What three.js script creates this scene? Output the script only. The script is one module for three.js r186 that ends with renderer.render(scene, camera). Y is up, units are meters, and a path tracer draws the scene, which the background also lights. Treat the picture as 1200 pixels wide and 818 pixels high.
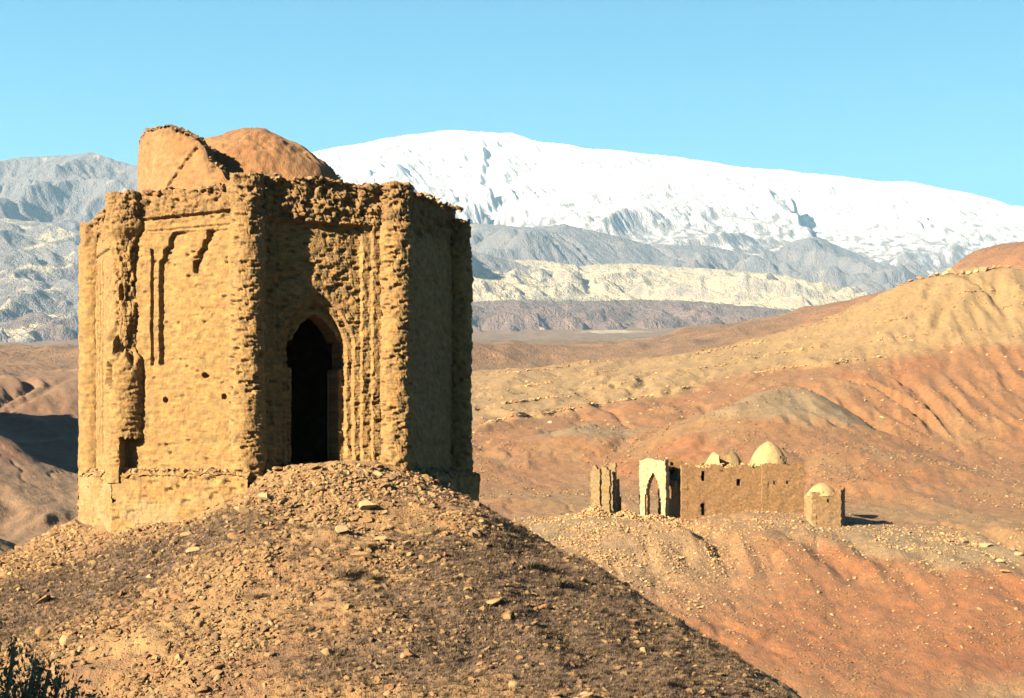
import * as THREE from 'three';
import { mergeGeometries } from 'three/addons/utils/BufferGeometryUtils.js';

// ---------------------------------------------------------------- camera, sky, sun, exposure
const scene = new THREE.Scene();
const F = 1755, HORIZON = 555;                       // focal length and eye level, in pixels of the 1200 x 818 photograph
const camera = new THREE.PerspectiveCamera(2 * Math.atan(409 / F) * 180 / Math.PI, 1200 / 818, 0.5, 40000);
camera.position.set(0, 0, 0);
camera.lookAt(0, 0, -1);
camera.setViewOffset(1200, 818, 0, 409 - HORIZON, 1200, 818);
camera.updateProjectionMatrix();

const EXPOSURE = 6.7;
const renderer = new THREE.WebGLRenderer({ antialias: true });
renderer.toneMapping = THREE.LinearToneMapping;
renderer.toneMappingExposure = EXPOSURE;
renderer.shadowMap.enabled = true;

const rad = Math.PI / 180;
const SUN_AZ = 136.5 * rad, SUN_EL = 22 * rad;
const sunDir = new THREE.Vector3(Math.cos(SUN_AZ) * Math.cos(SUN_EL), Math.sin(SUN_EL), Math.sin(SUN_AZ) * Math.cos(SUN_EL));
const sun = new THREE.DirectionalLight(new THREE.Color().setRGB(1, 0.82, 0.58), 5);
sun.position.copy(sunDir).multiplyScalar(300).add(new THREE.Vector3(0, 0, -60));
sun.target.position.set(0, 0, -60);
sun.castShadow = true;
sun.shadow.mapSize.set(4096, 4096);
sun.shadow.camera.left = -260; sun.shadow.camera.right = 260; sun.shadow.camera.top = 260; sun.shadow.camera.bottom = -260;
sun.shadow.camera.near = 1; sun.shadow.camera.far = 1200;
scene.add(sun, sun.target);

{ // clear desert sky: pale cyan at the horizon, deepening evenly to the zenith
  const W = 512, H = 256, data = new Float32Array(W * H * 4);
  const stops = [[-90, .30, .36, .36], [-2, .44, .60, .64], [0, .36, .77, .87], [6, .25, .73, .88], [11, .16, .60, .84], [18, .08, .40, .69], [30, .05, .15, .34], [50, .025, .065, .17], [90, .018, .04, .11]];
  for (let j = 0; j < H; j++) {
    const el = (j + .5) / H * 180 - 90;
    let k = 0; while (k < stops.length - 2 && el > stops[k + 1][0]) k++;
    const a = stops[k], b = stops[k + 1], t = Math.min(1, Math.max(0, (el - a[0]) / (b[0] - a[0])));
    for (let i = 0; i < W; i++) {
      const o = (j * W + i) * 4;
      for (let c = 0; c < 3; c++) data[o + c] = (a[c + 1] + (b[c + 1] - a[c + 1]) * t) / EXPOSURE;
      data[o + 3] = 1;
    }
  }
  const sky = new THREE.DataTexture(data, W, H, THREE.RGBAFormat, THREE.FloatType);
  sky.mapping = THREE.EquirectangularReflectionMapping;
  sky.magFilter = THREE.LinearFilter; sky.minFilter = THREE.LinearFilter; sky.needsUpdate = true;
  scene.background = sky; scene.environment = sky;
}

// ---------------------------------------------------------------- noise and small tools
let seedState = 12345;
const rnd = () => { seedState = (seedState + 0x6D2B79F5) | 0; let t = Math.imul(seedState ^ (seedState >>> 15), 1 | seedState); t = (t + Math.imul(t ^ (t >>> 7), 61 | t)) ^ t; return ((t ^ (t >>> 14)) >>> 0) / 4294967296; };
const seed = (s) => { seedState = s | 0; };
const rr = (a, b) => a + (b - a) * rnd();
const clamp = (x, a = 0, b = 1) => x < a ? a : x > b ? b : x;
const sst = (a, b, x) => { const t = clamp((x - a) / (b - a)); return t * t * (3 - 2 * t); };
const mix = (a, b, t) => a + (b - a) * t;
const perm = new Uint8Array(512);
{ seed(77); const p = [...Array(256).keys()]; for (let i = 255; i > 0; i--) { const j = Math.floor(rnd() * (i + 1)); [p[i], p[j]] = [p[j], p[i]]; } for (let i = 0; i < 512; i++) perm[i] = p[i & 255]; }
const hash2 = (i, j) => perm[(perm[i & 255] + j) & 255] / 255;
const hashF = (i, j, k) => perm[(perm[(perm[i & 255] + j) & 255] + k) & 255] / 255;
const GX = [1, -1, 1, -1, 1.4, -1.4, 0, 0], GY = [1, 1, -1, -1, 0, 0, 1.4, -1.4];
function pn(x, y) {                                     // gradient noise, about -1 .. 1
  const xi = Math.floor(x), yi = Math.floor(y), xf = x - xi, yf = y - yi;
  const u = xf * xf * xf * (xf * (xf * 6 - 15) + 10), v = yf * yf * yf * (yf * (yf * 6 - 15) + 10);
  const g = (i, j, dx, dy) => { const h = perm[(perm[(xi + i) & 255] + yi + j) & 255] & 7; return GX[h] * dx + GY[h] * dy; };
  const a = g(0, 0, xf, yf), b = g(1, 0, xf - 1, yf), c = g(0, 1, xf, yf - 1), d = g(1, 1, xf - 1, yf - 1);
  return a + u * (b - a) + v * (c - a + u * (a - b - c + d));
}
function fbm(x, y, oct = 4, gain = .5) { let s = 0, a = 1; for (let o = 0; o < oct; o++) { s += a * pn(x, y); x = x * 2.03 + 17.3; y = y * 2.03 + 5.7; a *= gain; } return s; }
function ridged(x, y, oct = 4, gain = .5) { let s = 0, a = 1, w = 1; for (let o = 0; o < oct; o++) { let n = 1 - Math.abs(pn(x, y)) * 1.6; n *= n; s += a * n * w; w = clamp(n * 1.6); x = x * 2.07 + 11.1; y = y * 2.07 + 3.3; a *= gain; } return s; }
const W2 = { f1: 0, f2: 0, id: 0, cx: 0, cy: 0 };
function worley(x, y) {
  const xi = Math.floor(x), yi = Math.floor(y); let f1 = 9, f2 = 9, id = 0;
  for (let j = -1; j <= 1; j++) for (let i = -1; i <= 1; i++) {
    const a = xi + i, b = yi + j, dx = a + .15 + .7 * hashF(a, b, 3) - x, dy = b + .15 + .7 * hashF(a, b, 9) - y, d = dx * dx + dy * dy;
    if (d < f1) { f2 = f1; f1 = d; id = hashF(a, b, 21); } else if (d < f2) f2 = d;
  }
  W2.f1 = Math.sqrt(f1); W2.f2 = Math.sqrt(f2); W2.id = id; return W2;
}
const P = (u, v, d) => [(u - 600) / F * d, (HORIZON - v) / F * d, -d];       // a pixel's direction at a depth judged from what stands there
const ALB = .48;
const blob = (u, v, d, rx, rz) => { const c = P(u, v, d); return (x, z) => { const q = ((x - c[0]) / rx) ** 2 + ((z - c[2]) / rz) ** 2; return Math.exp(-q); }; };
const lerp3 = (a, b, t) => [a[0] + (b[0] - a[0]) * t, a[1] + (b[1] - a[1]) * t, a[2] + (b[2] - a[2]) * t];
const table = (tab) => (x) => { if (x <= tab[0][0]) return tab[0][1]; for (let i = 1; i < tab.length; i++) if (x <= tab[i][0]) return mix(tab[i - 1][1], tab[i][1], (x - tab[i - 1][0]) / (tab[i][0] - tab[i - 1][0])); return tab[tab.length - 1][1]; };
const names = new Map();
function numbered(n) { const k = names.get(n) ?? 0; names.set(n, k + 1); return k ? `${n}_${String(k).padStart(3, '0')}` : n; }
function shade(o) { o.traverse((m) => { if (m.isMesh) { m.castShadow = true; m.receiveShadow = true; } }); return o; }
function part(name, geo, mat, parent, label) { const m = new THREE.Mesh(geo, mat); m.name = name; m.castShadow = m.receiveShadow = true; parent.add(m); if (label) m.userData.label = label; return m; }
function thing(name, label, category, pos = [0, 0, 0], turn = 0, group) {
  const g = new THREE.Group(); g.name = numbered(name); g.position.set(...pos); g.rotation.y = turn; g.userData = { label, category }; if (group) g.userData.group = group; scene.add(g); return g;
}
function structure(name, geo, mat) { const m = new THREE.Mesh(geo, mat); m.name = name; m.userData.kind = 'structure'; m.castShadow = m.receiveShadow = true; scene.add(m); return m; }

// a sheet of nx x ny points, optionally with cells left out
function sheet(nx, ny, fn, skip) {
  const pos = new Float32Array(nx * ny * 3), uv = new Float32Array(nx * ny * 2), col = new Float32Array(nx * ny * 3), idx = [];
  for (let j = 0; j < ny; j++) for (let i = 0; i < nx; i++) { const k = j * nx + i, r = fn(i, j); pos.set(r.p, k * 3); uv.set(r.uv, k * 2); col.set(r.c, k * 3); }
  for (let j = 0; j < ny - 1; j++) for (let i = 0; i < nx - 1; i++) { if (skip && skip(i, j)) continue; const a = j * nx + i; idx.push(a, a + 1, a + nx, a + 1, a + nx + 1, a + nx); }
  const g = new THREE.BufferGeometry();
  g.setAttribute('position', new THREE.BufferAttribute(pos, 3)); g.setAttribute('uv', new THREE.BufferAttribute(uv, 2)); g.setAttribute('color', new THREE.BufferAttribute(col, 3));
  g.setIndex(idx); g.computeVertexNormals(); return g;
}

// ---------------------------------------------------------------- procedural textures (grain only)
function tileTexture(n, fn, repeat, srgb) {
  const data = new Uint8Array(n * n * 4);
  for (let j = 0; j < n; j++) for (let i = 0; i < n; i++) { const v = fn(i / n, j / n), o = (j * n + i) * 4; data[o] = clamp(v[0]) * 255; data[o + 1] = clamp(v[1]) * 255; data[o + 2] = clamp(v[2]) * 255; data[o + 3] = 255; }
  const t = new THREE.DataTexture(data, n, n, THREE.RGBAFormat); t.wrapS = t.wrapT = THREE.RepeatWrapping; t.repeat.set(repeat, repeat);
  t.magFilter = THREE.LinearFilter; t.minFilter = THREE.LinearMipmapLinearFilter; t.generateMipmaps = true; if (srgb) t.colorSpace = THREE.SRGBColorSpace; t.needsUpdate = true; return t;
}
// noise that closes on itself over 0..1
function pnw(x, y, w) {
  const xi = Math.floor(x), yi = Math.floor(y), xf = x - xi, yf = y - yi, md = (a) => ((a % w) + w) % w;
  const u = xf * xf * (3 - 2 * xf), v = yf * yf * (3 - 2 * yf);
  const g = (i, j, dx, dy) => { const h = perm[(perm[md(xi + i) & 255] + md(yi + j)) & 255] & 7; return GX[h] * dx + GY[h] * dy; };
  const a = g(0, 0, xf, yf), b = g(1, 0, xf - 1, yf), c = g(0, 1, xf, yf - 1), d = g(1, 1, xf - 1, yf - 1);
  return a + u * (b - a) + v * (c - a + u * (a - b - c + d));
}
const fbmw = (x, y, w, oct) => { let s = 0, a = 1; for (let o = 0; o < oct; o++) { s += a * pnw(x * w, y * w, w); w *= 2; a *= .55; } return s; };
const grainFn = (lo, hi) => (x, y) => { const n = fbmw(x, y, 8, 6), m = fbmw(y, x, 64, 2); const t = clamp(.5 + .42 * n + .3 * m); const v = mix(lo, hi, t); return [v * (1 + .04 * n), v, v * (1 - .05 * n)]; };
const cellw = (x, y, w) => { const X = x * w, Y = y * w, xi = Math.floor(X), yi = Math.floor(Y), md = (a) => ((a % w) + w) % w; let f = 9; for (let j = -1; j <= 1; j++) for (let i = -1; i <= 1; i++) { const a = md(xi + i), b = md(yi + j), dx = xi + i + hashF(a, b, 3) - X, dy = yi + j + hashF(a, b, 9) - Y; f = Math.min(f, dx * dx + dy * dy); } return Math.sqrt(f); };
const pebbleFn = (x, y) => { const t = clamp(.42 + .3 * fbmw(x, y, 16, 5) + .34 * (.5 - cellw(x, y, 48)) + .26 * (.5 - cellw(y, x, 110))); return [t, t, t]; };
const pebbleOld = (x, y) => { const n = fbmw(x, y, 16, 5); const m = Math.abs(fbmw(y, x, 32, 4)); const t = clamp(.45 + .35 * n + .35 * m); return [t, t, t]; };
const soilColor = tileTexture(1024, grainFn(.8, 1.0), 1, true);
const pebbleBump = tileTexture(1024, pebbleFn, 1, false);
const retile = (t, r) => { const c = t.clone(); c.repeat.set(r, r); c.needsUpdate = true; return c; };
function earth(tile, bump, rough = 1) { return new THREE.MeshStandardMaterial({ color: new THREE.Color().setRGB(ALB, ALB, ALB), vertexColors: true, roughness: rough, metalness: 0, map: retile(soilColor, 1 / tile), bumpMap: retile(pebbleBump, 1 / tile), bumpScale: bump }); }
const MAT = {
  mound: earth(2.6, .05), hill: earth(11, .14), plain: earth(60, 1), mountain: earth(600, 12),
  wall: earth(2.1, .022), dome: earth(1.8, .022), farwall: earth(4, .05),
};

// droplet erosion on a regular height grid: carves real gullies
function erode(h, nx, ny, cell, drops, o = {}) {
  const { inertia = .08, cap = 6, ero = .35, dep = .25, evap = .015, steps = 48 } = o, g = 4;
  for (let n = 0; n < drops; n++) {
    let x = rnd() * (nx - 2.01) + .5, y = rnd() * (ny - 2.01) + .5, dx = 0, dy = 0, sp = 1, wa = 1, sed = 0;
    for (let s = 0; s < steps; s++) {
      const xi = x | 0, yi = y | 0, fx = x - xi, fy = y - yi, k = yi * nx + xi;
      const a = h[k], b = h[k + 1], c = h[k + nx], d = h[k + nx + 1];
      const gx = ((b - a) * (1 - fy) + (d - c) * fy), gy = ((c - a) * (1 - fx) + (d - b) * fx);
      const h0 = a * (1 - fx) * (1 - fy) + b * fx * (1 - fy) + c * (1 - fx) * fy + d * fx * fy;
      dx = dx * inertia - gx * (1 - inertia); dy = dy * inertia - gy * (1 - inertia);
      const l = Math.hypot(dx, dy); if (l < 1e-9) break; dx /= l; dy /= l; x += dx; y += dy;
      if (x < .5 || y < .5 || x > nx - 1.6 || y > ny - 1.6) break;
      const xj = x | 0, yj = y | 0, px = x - xj, py = y - yj, q = yj * nx + xj;
      const h1 = h[q] * (1 - px) * (1 - py) + h[q + 1] * px * (1 - py) + h[q + nx] * (1 - px) * py + h[q + nx + 1] * px * py, dh = h1 - h0;
      const c1 = Math.max(-dh / cell, .02) * sp * wa * cap * cell * .02;
      if (sed > c1 || dh > 0) { const am = dh > 0 ? Math.min(dh, sed) : (sed - c1) * dep; sed -= am; h[k] += am * (1 - fx) * (1 - fy); h[k + 1] += am * fx * (1 - fy); h[k + nx] += am * (1 - fx) * fy; h[k + nx + 1] += am * fx * fy; }
      else { const am = Math.min((c1 - sed) * ero, -dh); sed += am; h[k] -= am * (1 - fx) * (1 - fy); h[k + 1] -= am * fx * (1 - fy); h[k + nx] -= am * (1 - fx) * fy; h[k + nx + 1] -= am * fx * fy; }
      sp = Math.sqrt(Math.max(0, sp * sp - dh / cell * g)); wa *= 1 - evap;
    }
  }
}
function gridSampler(h, nx, ny, x0, z0, cell) {          // z grows towards the viewer
  return (x, z) => { let i = (x - x0) / cell, j = (z - z0) / cell; i = clamp(i, 0, nx - 1.001); j = clamp(j, 0, ny - 1.001); const xi = i | 0, yi = j | 0, fx = i - xi, fy = j - yi, k = yi * nx + xi; return h[k] * (1 - fx) * (1 - fy) + h[k + 1] * fx * (1 - fy) + h[k + nx] * (1 - fx) * fy + h[k + nx + 1] * fx * fy; };
}
// thin-plate surface through ground points (x, z, height); works on x and a stretched distance so near and far ground keep equal detail
function thinPlate(points) {
  const n = points.length, m = n + 3, A = Array.from({ length: m }, () => new Float64Array(m + 1)), c = points.map(([x, y, z]) => [x / -z, Math.log(-z) * .9]);
  const U = (r2) => r2 > 1e-12 ? r2 * Math.log(r2) : 0;
  for (let i = 0; i < n; i++) { for (let j = 0; j < n; j++) A[i][j] = U((c[i][0] - c[j][0]) ** 2 + (c[i][1] - c[j][1]) ** 2) + (i === j ? 2e-5 : 0); A[i][n] = A[n][i] = 1; A[i][n + 1] = A[n + 1][i] = c[i][0]; A[i][n + 2] = A[n + 2][i] = c[i][1]; A[i][m] = points[i][1]; }
  for (let i = 0; i < m; i++) { let p = i; for (let r = i + 1; r < m; r++) if (Math.abs(A[r][i]) > Math.abs(A[p][i])) p = r; [A[i], A[p]] = [A[p], A[i]]; for (let r = 0; r < m; r++) if (r !== i) { const f = A[r][i] / A[i][i]; if (f) for (let k = i; k <= m; k++) A[r][k] -= f * A[i][k]; } }
  const w = A.map((row, i) => row[m] / row[i]);
  return (x, z) => { const a = x / -z, b = Math.log(-z) * .9; let s = w[n] + w[n + 1] * a + w[n + 2] * b; for (let i = 0; i < n; i++) s += w[i] * U((a - c[i][0]) ** 2 + (b - c[i][1]) ** 2); return s; };
}
// a terrain sheet fanned out from the viewpoint's valley: columns by bearing, rows by distance
function fan(u0, u1, du, d0, d1, rows, hFn, cFn, power = 1) {
  const nx = Math.round((u1 - u0) / du) + 1, ny = rows;
  return sheet(nx, ny, (i, j) => {
    const t = 1 - j / (ny - 1);                          // row 0 nearest
    const d = d0 * Math.pow(d1 / d0, Math.pow(1 - t, power)), x = (u0 + i * du - 600) / F * d, z = -d, y = hFn(x, z);
    return { p: [x, y, z], uv: [x, z], c: cFn(x, y, z) };
  });
}
console.log('tools ready');

// ---------------------------------------------------------------- far mountains
const ridges = [ // crest points (u, v, depth), slope in front, slope behind, roughness, kind
  { pts: [[-300, 262], [0, 240], [160, 215], [300, 192], [380, 176], [450, 162], [520, 151], [560, 152], [600, 154], [640, 165], [700, 172], [800, 186], [860, 195], [950, 201], [1050, 211], [1100, 221], [1150, 233], [1200, 246], [1300, 268], [1450, 280]], d: 12500, sf: .40, sb: .5, k: 'high' },
  { pts: [[-300, 205], [0, 190], [50, 183], [95, 178], [130, 184], [165, 190], [230, 202], [300, 225], [380, 255], [450, 275]], d: 9200, sf: .42, sb: .4, k: 'grey' },
  { pts: [[430, 255], [550, 260], [600, 265], [650, 262], [700, 272], [760, 286], [830, 287], [900, 302], [950, 320], [1000, 338], [1100, 352]], d: 8800, sf: .42, sb: .3, k: 'grey' },
  { pts: [[820, 300], [900, 282], [960, 276], [1020, 300], [1060, 330]], d: 9900, sf: .3, sb: .35, k: 'grey' },
  { pts: [[500, 300], [640, 304], [690, 311], [760, 307], [830, 313], [900, 322], [950, 335], [1000, 350], [1100, 372]], d: 7000, sf: .25, sb: .3, k: 'pale' },
  { pts: [[500, 283], [550, 291], [600, 303], [660, 326], [720, 346]], d: 6500, sf: .3, sb: .4, k: 'grey' },
  { pts: [[480, 318], [560, 326], [620, 333], [690, 348]], d: 6000, sf: .25, sb: .3, k: 'pale' },
  { pts: [[-300, 262], [-60, 250], [0, 256], [60, 262], [110, 276], [200, 290]], d: 7600, sf: .28, sb: .3, k: 'mixed' },
  { pts: [[-200, 296], [-20, 300], [10, 288], [30, 283], [60, 292], [110, 308]], d: 6800, sf: .32, sb: .35, k: 'mixed' },
  { pts: [[-200, 330], [0, 335], [35, 320], [60, 326], [90, 345], [140, 350]], d: 6100, sf: .3, sb: .4, k: 'mixed' },
  { pts: [[-300, 360], [-60, 372], [0, 380], [30, 370], [45, 364], [70, 376], [110, 386], [300, 372], [540, 352], [600, 350], [700, 351], [760, 349], [850, 355], [920, 363], [1000, 375], [1200, 390], [1450, 390]], d: 5000, sf: .28, sb: .3, k: 'purple' },
];
const kinds = ['high', 'grey', 'pale', 'mixed', 'purple', 'plain'];
const MC = 17, MX0 = -6400, MZ0 = -14200, MNX = 752, MNY = 590;
const mH = new Float32Array(MNX * MNY), mK = new Uint8Array(MNX * MNY);
{
  seed(901);
  for (const r of ridges) r.w = r.pts.map(([u, v]) => P(u, v, r.d * (1 + .02 * Math.sin(u * .02 + r.d))));
  const plainY = (z) => mix(404, 640, clamp((-z - 4300) / 2600)) - 260 * (1 - sst(4400, 4900, -z));
  for (let j = 0; j < MNY; j++) for (let i = 0; i < MNX; i++) {
    const x0 = MX0 + i * MC, z0 = MZ0 + j * MC, wx = fbm(x0 / 1100, z0 / 1100, 3) * 150, wz = fbm(x0 / 1100 + 40, z0 / 1100 + 9, 3) * 150;
    let best = plainY(z0) + 14 * fbm(x0 / 500, z0 / 500, 4), kind = 5;
    for (let q = 0; q < ridges.length; q++) {
      const r = ridges[q], f = r.d > 8000 ? 1 : r.d > 5500 ? .55 : .3, x = x0 + wx * f, z = z0 + wz * f; let bd = 1e18, bh = 0, bz = 0;
      for (let s = 0; s < r.w.length - 1; s++) { const a = r.w[s], b = r.w[s + 1], ex = b[0] - a[0], ez = b[2] - a[2], t = clamp(((x - a[0]) * ex + (z - a[2]) * ez) / (ex * ex + ez * ez)), px = a[0] + ex * t, pz = a[2] + ez * t, d2 = (x - px) ** 2 + (z - pz) ** 2; if (d2 < bd) { bd = d2; bh = mix(a[1], b[1], t); bz = pz; } }
      const dist = Math.sqrt(bd); if (dist > 5200) continue;
      const front = z > bz, sl = front ? r.sf : r.sb, amp = (r.k === 'high' ? 100 : r.d > 8000 ? 130 : r.d > 5500 ? 48 : 30), sc = r.k === 'high' ? 1000 : r.d > 8000 ? 900 : r.d > 5500 ? 480 : 300;
      const rn = ridged(x / sc + q * 7, z / sc, 5, r.k === 'high' ? .4 : .48) - 1.0, edge = sst(0, sc * .9, dist);
      const h = bh - sl * dist * (1 - .22 * Math.exp(-dist / 900)) + rn * amp * (.06 + .94 * edge) - amp * .15 * edge;
      if (h > best) { best = h; kind = kinds.indexOf(r.k); }
    }
    mH[j * MNX + i] = best - 220 * (1 - sst(4040, 4420, -z0)); mK[j * MNX + i] = kind;
  }
  erode(mH, MNX, MNY, MC, 420000, { cap: 9, ero: .5, steps: 60 });
}
console.log('mountains eroded');
const mS = gridSampler(mH, MNX, MNY, MX0, MZ0, MC);
const mountainY = (x, z) => mS(x, z) + 5 * fbm(x / 46, z / 46, 3) - 3 * Math.abs(pn(x / 23, z / 23));
const kindAt = (x, z) => { const i = clamp(Math.round((x - MX0) / MC), 0, MNX - 1), j = clamp(Math.round((z - MZ0) / MC), 0, MNY - 1); return mK[j * MNX + i]; };
function mountainColor(x, y, z) {
  const wob = fbm(x / 160, z / 160, 4), wx = x + 60 * pn(x / 90, z / 90), wz = z + 60 * pn(x / 90 + 7, z / 90);
  const k = kinds[kindAt(wx, wz)], e = 24, sx = (mS(x + e, z) - mS(x - e, z)) / (2 * e), sz = (mS(x, z + e) - mS(x, z - e)) / (2 * e), steep = Math.hypot(sx, sz), streak = fbm(x / 70, z / 70, 4);
  const grey = [.165, .16, .175], pale = [.5, .435, .3], purple = [.155, .105, .098], plain = [.16, .115, .075], snow = [.86, .87, .9];
  let c;
  if (k === 'pale') c = lerp3(pale, grey, sst(.2, .8, steep - .3 + .35 * wob) * .7);
  else if (k === 'mixed') c = lerp3(pale, grey, sst(-.35, .35, wob * 1.2 + (steep - .35) * 1.4 + .2));
  else if (k === 'purple') c = lerp3(purple, [.24, .19, .15], sst(.1, .7, streak) * .5);
  else if (k === 'plain') c = lerp3(plain, pale, sst(.25, .7, wob) * .5);
  else if (k === 'grey') c = lerp3(grey, pale, sst(.15, .75, wob - steep * .4) * .55);
  else c = grey.slice();
  if (k === 'high' || k === 'grey') {
    const sn = sst(-330, 330, y - 1560 - 260 * wob - 520 * streak - 300 * pn(x / 28, z / 20) - (steep - .42) * 160 + (k === 'grey' ? -1300 : 0));
    c = lerp3(c, snow, sn * (1 - .75 * sst(.42, .62, fbm(x / 60 + 5, z / 34, 3)) * sst(.25, .5, steep)));
  }
  const v = 1 + .12 * streak; return [c[0] * v, c[1] * v, c[2] * v];
}
{
  const g = fan(-260, 1460, 1.9, 4050, 13900, 400, mountainY, mountainColor, .85);
  structure('mountain_range', g, MAT.mountain);
}
console.log('mountains built');

// ---------------------------------------------------------------- far plain with low brown ridges
const plainPts = [
  [-200, 418, 620], [0, 422, 620], [95, 424, 620], [300, 428, 620], [560, 430, 620], [650, 430, 620], [750, 424, 620],
  [-200, 406, 860], [0, 410, 860], [95, 413, 860], [300, 414, 880], [-200, 420, 1200], [0, 424, 1200], [95, 424, 1200], [300, 416, 1200],
  [535, 402, 800], [570, 412, 790], [605, 432, 760], [540, 418, 960], [600, 416, 1000], [660, 414, 1100], [700, 408, 900],
  [800, 383, 1000], [900, 370, 1000], [1000, 358, 1000], [1100, 347, 1000], [1300, 340, 1000], [800, 400, 1300], [900, 392, 1300], [1000, 385, 1300], [1200, 380, 1300], [740, 396, 980],
  [1080, 352, 690], [1125, 313, 720], [1160, 294, 740], [1200, 287, 750], [1300, 285, 750], [1450, 290, 750], [1160, 318, 860], [1300, 310, 880], [1050, 375, 720], [1000, 385, 720], [1200, 350, 620], [1300, 350, 620], [900, 400, 720], [850, 408, 650], [1000, 390, 620], [1100, 380, 610],
  [-200, 408, 2500], [0, 410, 2500], [300, 404, 2500], [560, 401, 2500], [700, 399, 2500], [900, 398, 2500], [1200, 398, 2500],
  [-200, 400, 4400], [0, 402, 4400], [300, 395, 4400], [560, 388, 4400], [700, 387, 4400], [900, 386, 4400], [1300, 386, 4400], [-200, 396, 5000], [300, 388, 5000], [700, 378, 5000], [1300, 378, 5000], [560, 404, 1700], [700, 402, 1700], [300, 408, 1700], [0, 416, 1700], [900, 398, 1700],
].map((p) => P(...p));
const plainTP = thinPlate(plainPts);
const plainY = (x, z) => plainTP(x, z) + Math.min(1, -z / 900) * (5 * fbm(x / 130, z / 130, 4) + 2.2 * (ridged(x / 60, z / 60, 3) - 1)) + .5 * fbm(x / 9, z / 9, 2);
const scrubFlat = blob(640, 396, 2700, 900, 1100), redHill = blob(1230, 300, 740, 150, 130), wash = blob(720, 386, 4300, 110, 90);
function plainColor(x, y, z) {
  const n = fbm(x / 110, z / 110, 4), m = fbm(x / 18, z / 26, 3);
  let c = [.21, .118, .06];
  c = lerp3(c, [.175, .135, .072], sst(.3, .6, scrubFlat(x, z) + .2 * n));         // olive scrub on the far flats
  c = lerp3(c, [.26, .125, .055], sst(.2, .5, redHill(x, z) + .1 * n));
  c = lerp3(c, [.32, .19, .095], sst(.25, .6, n) * .5);
  c = lerp3(c, [.44, .37, .25], sst(.3, .5, wash(x, z) + .12 * n));                // pale dry wash
  const v = 1 + .25 * m; return [c[0] * v, c[1] * v, c[2] * v];
}
structure('plain', fan(-260, 1460, 4, 560, 5000, 310, plainY, plainColor), MAT.plain);
console.log('plain built');

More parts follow.
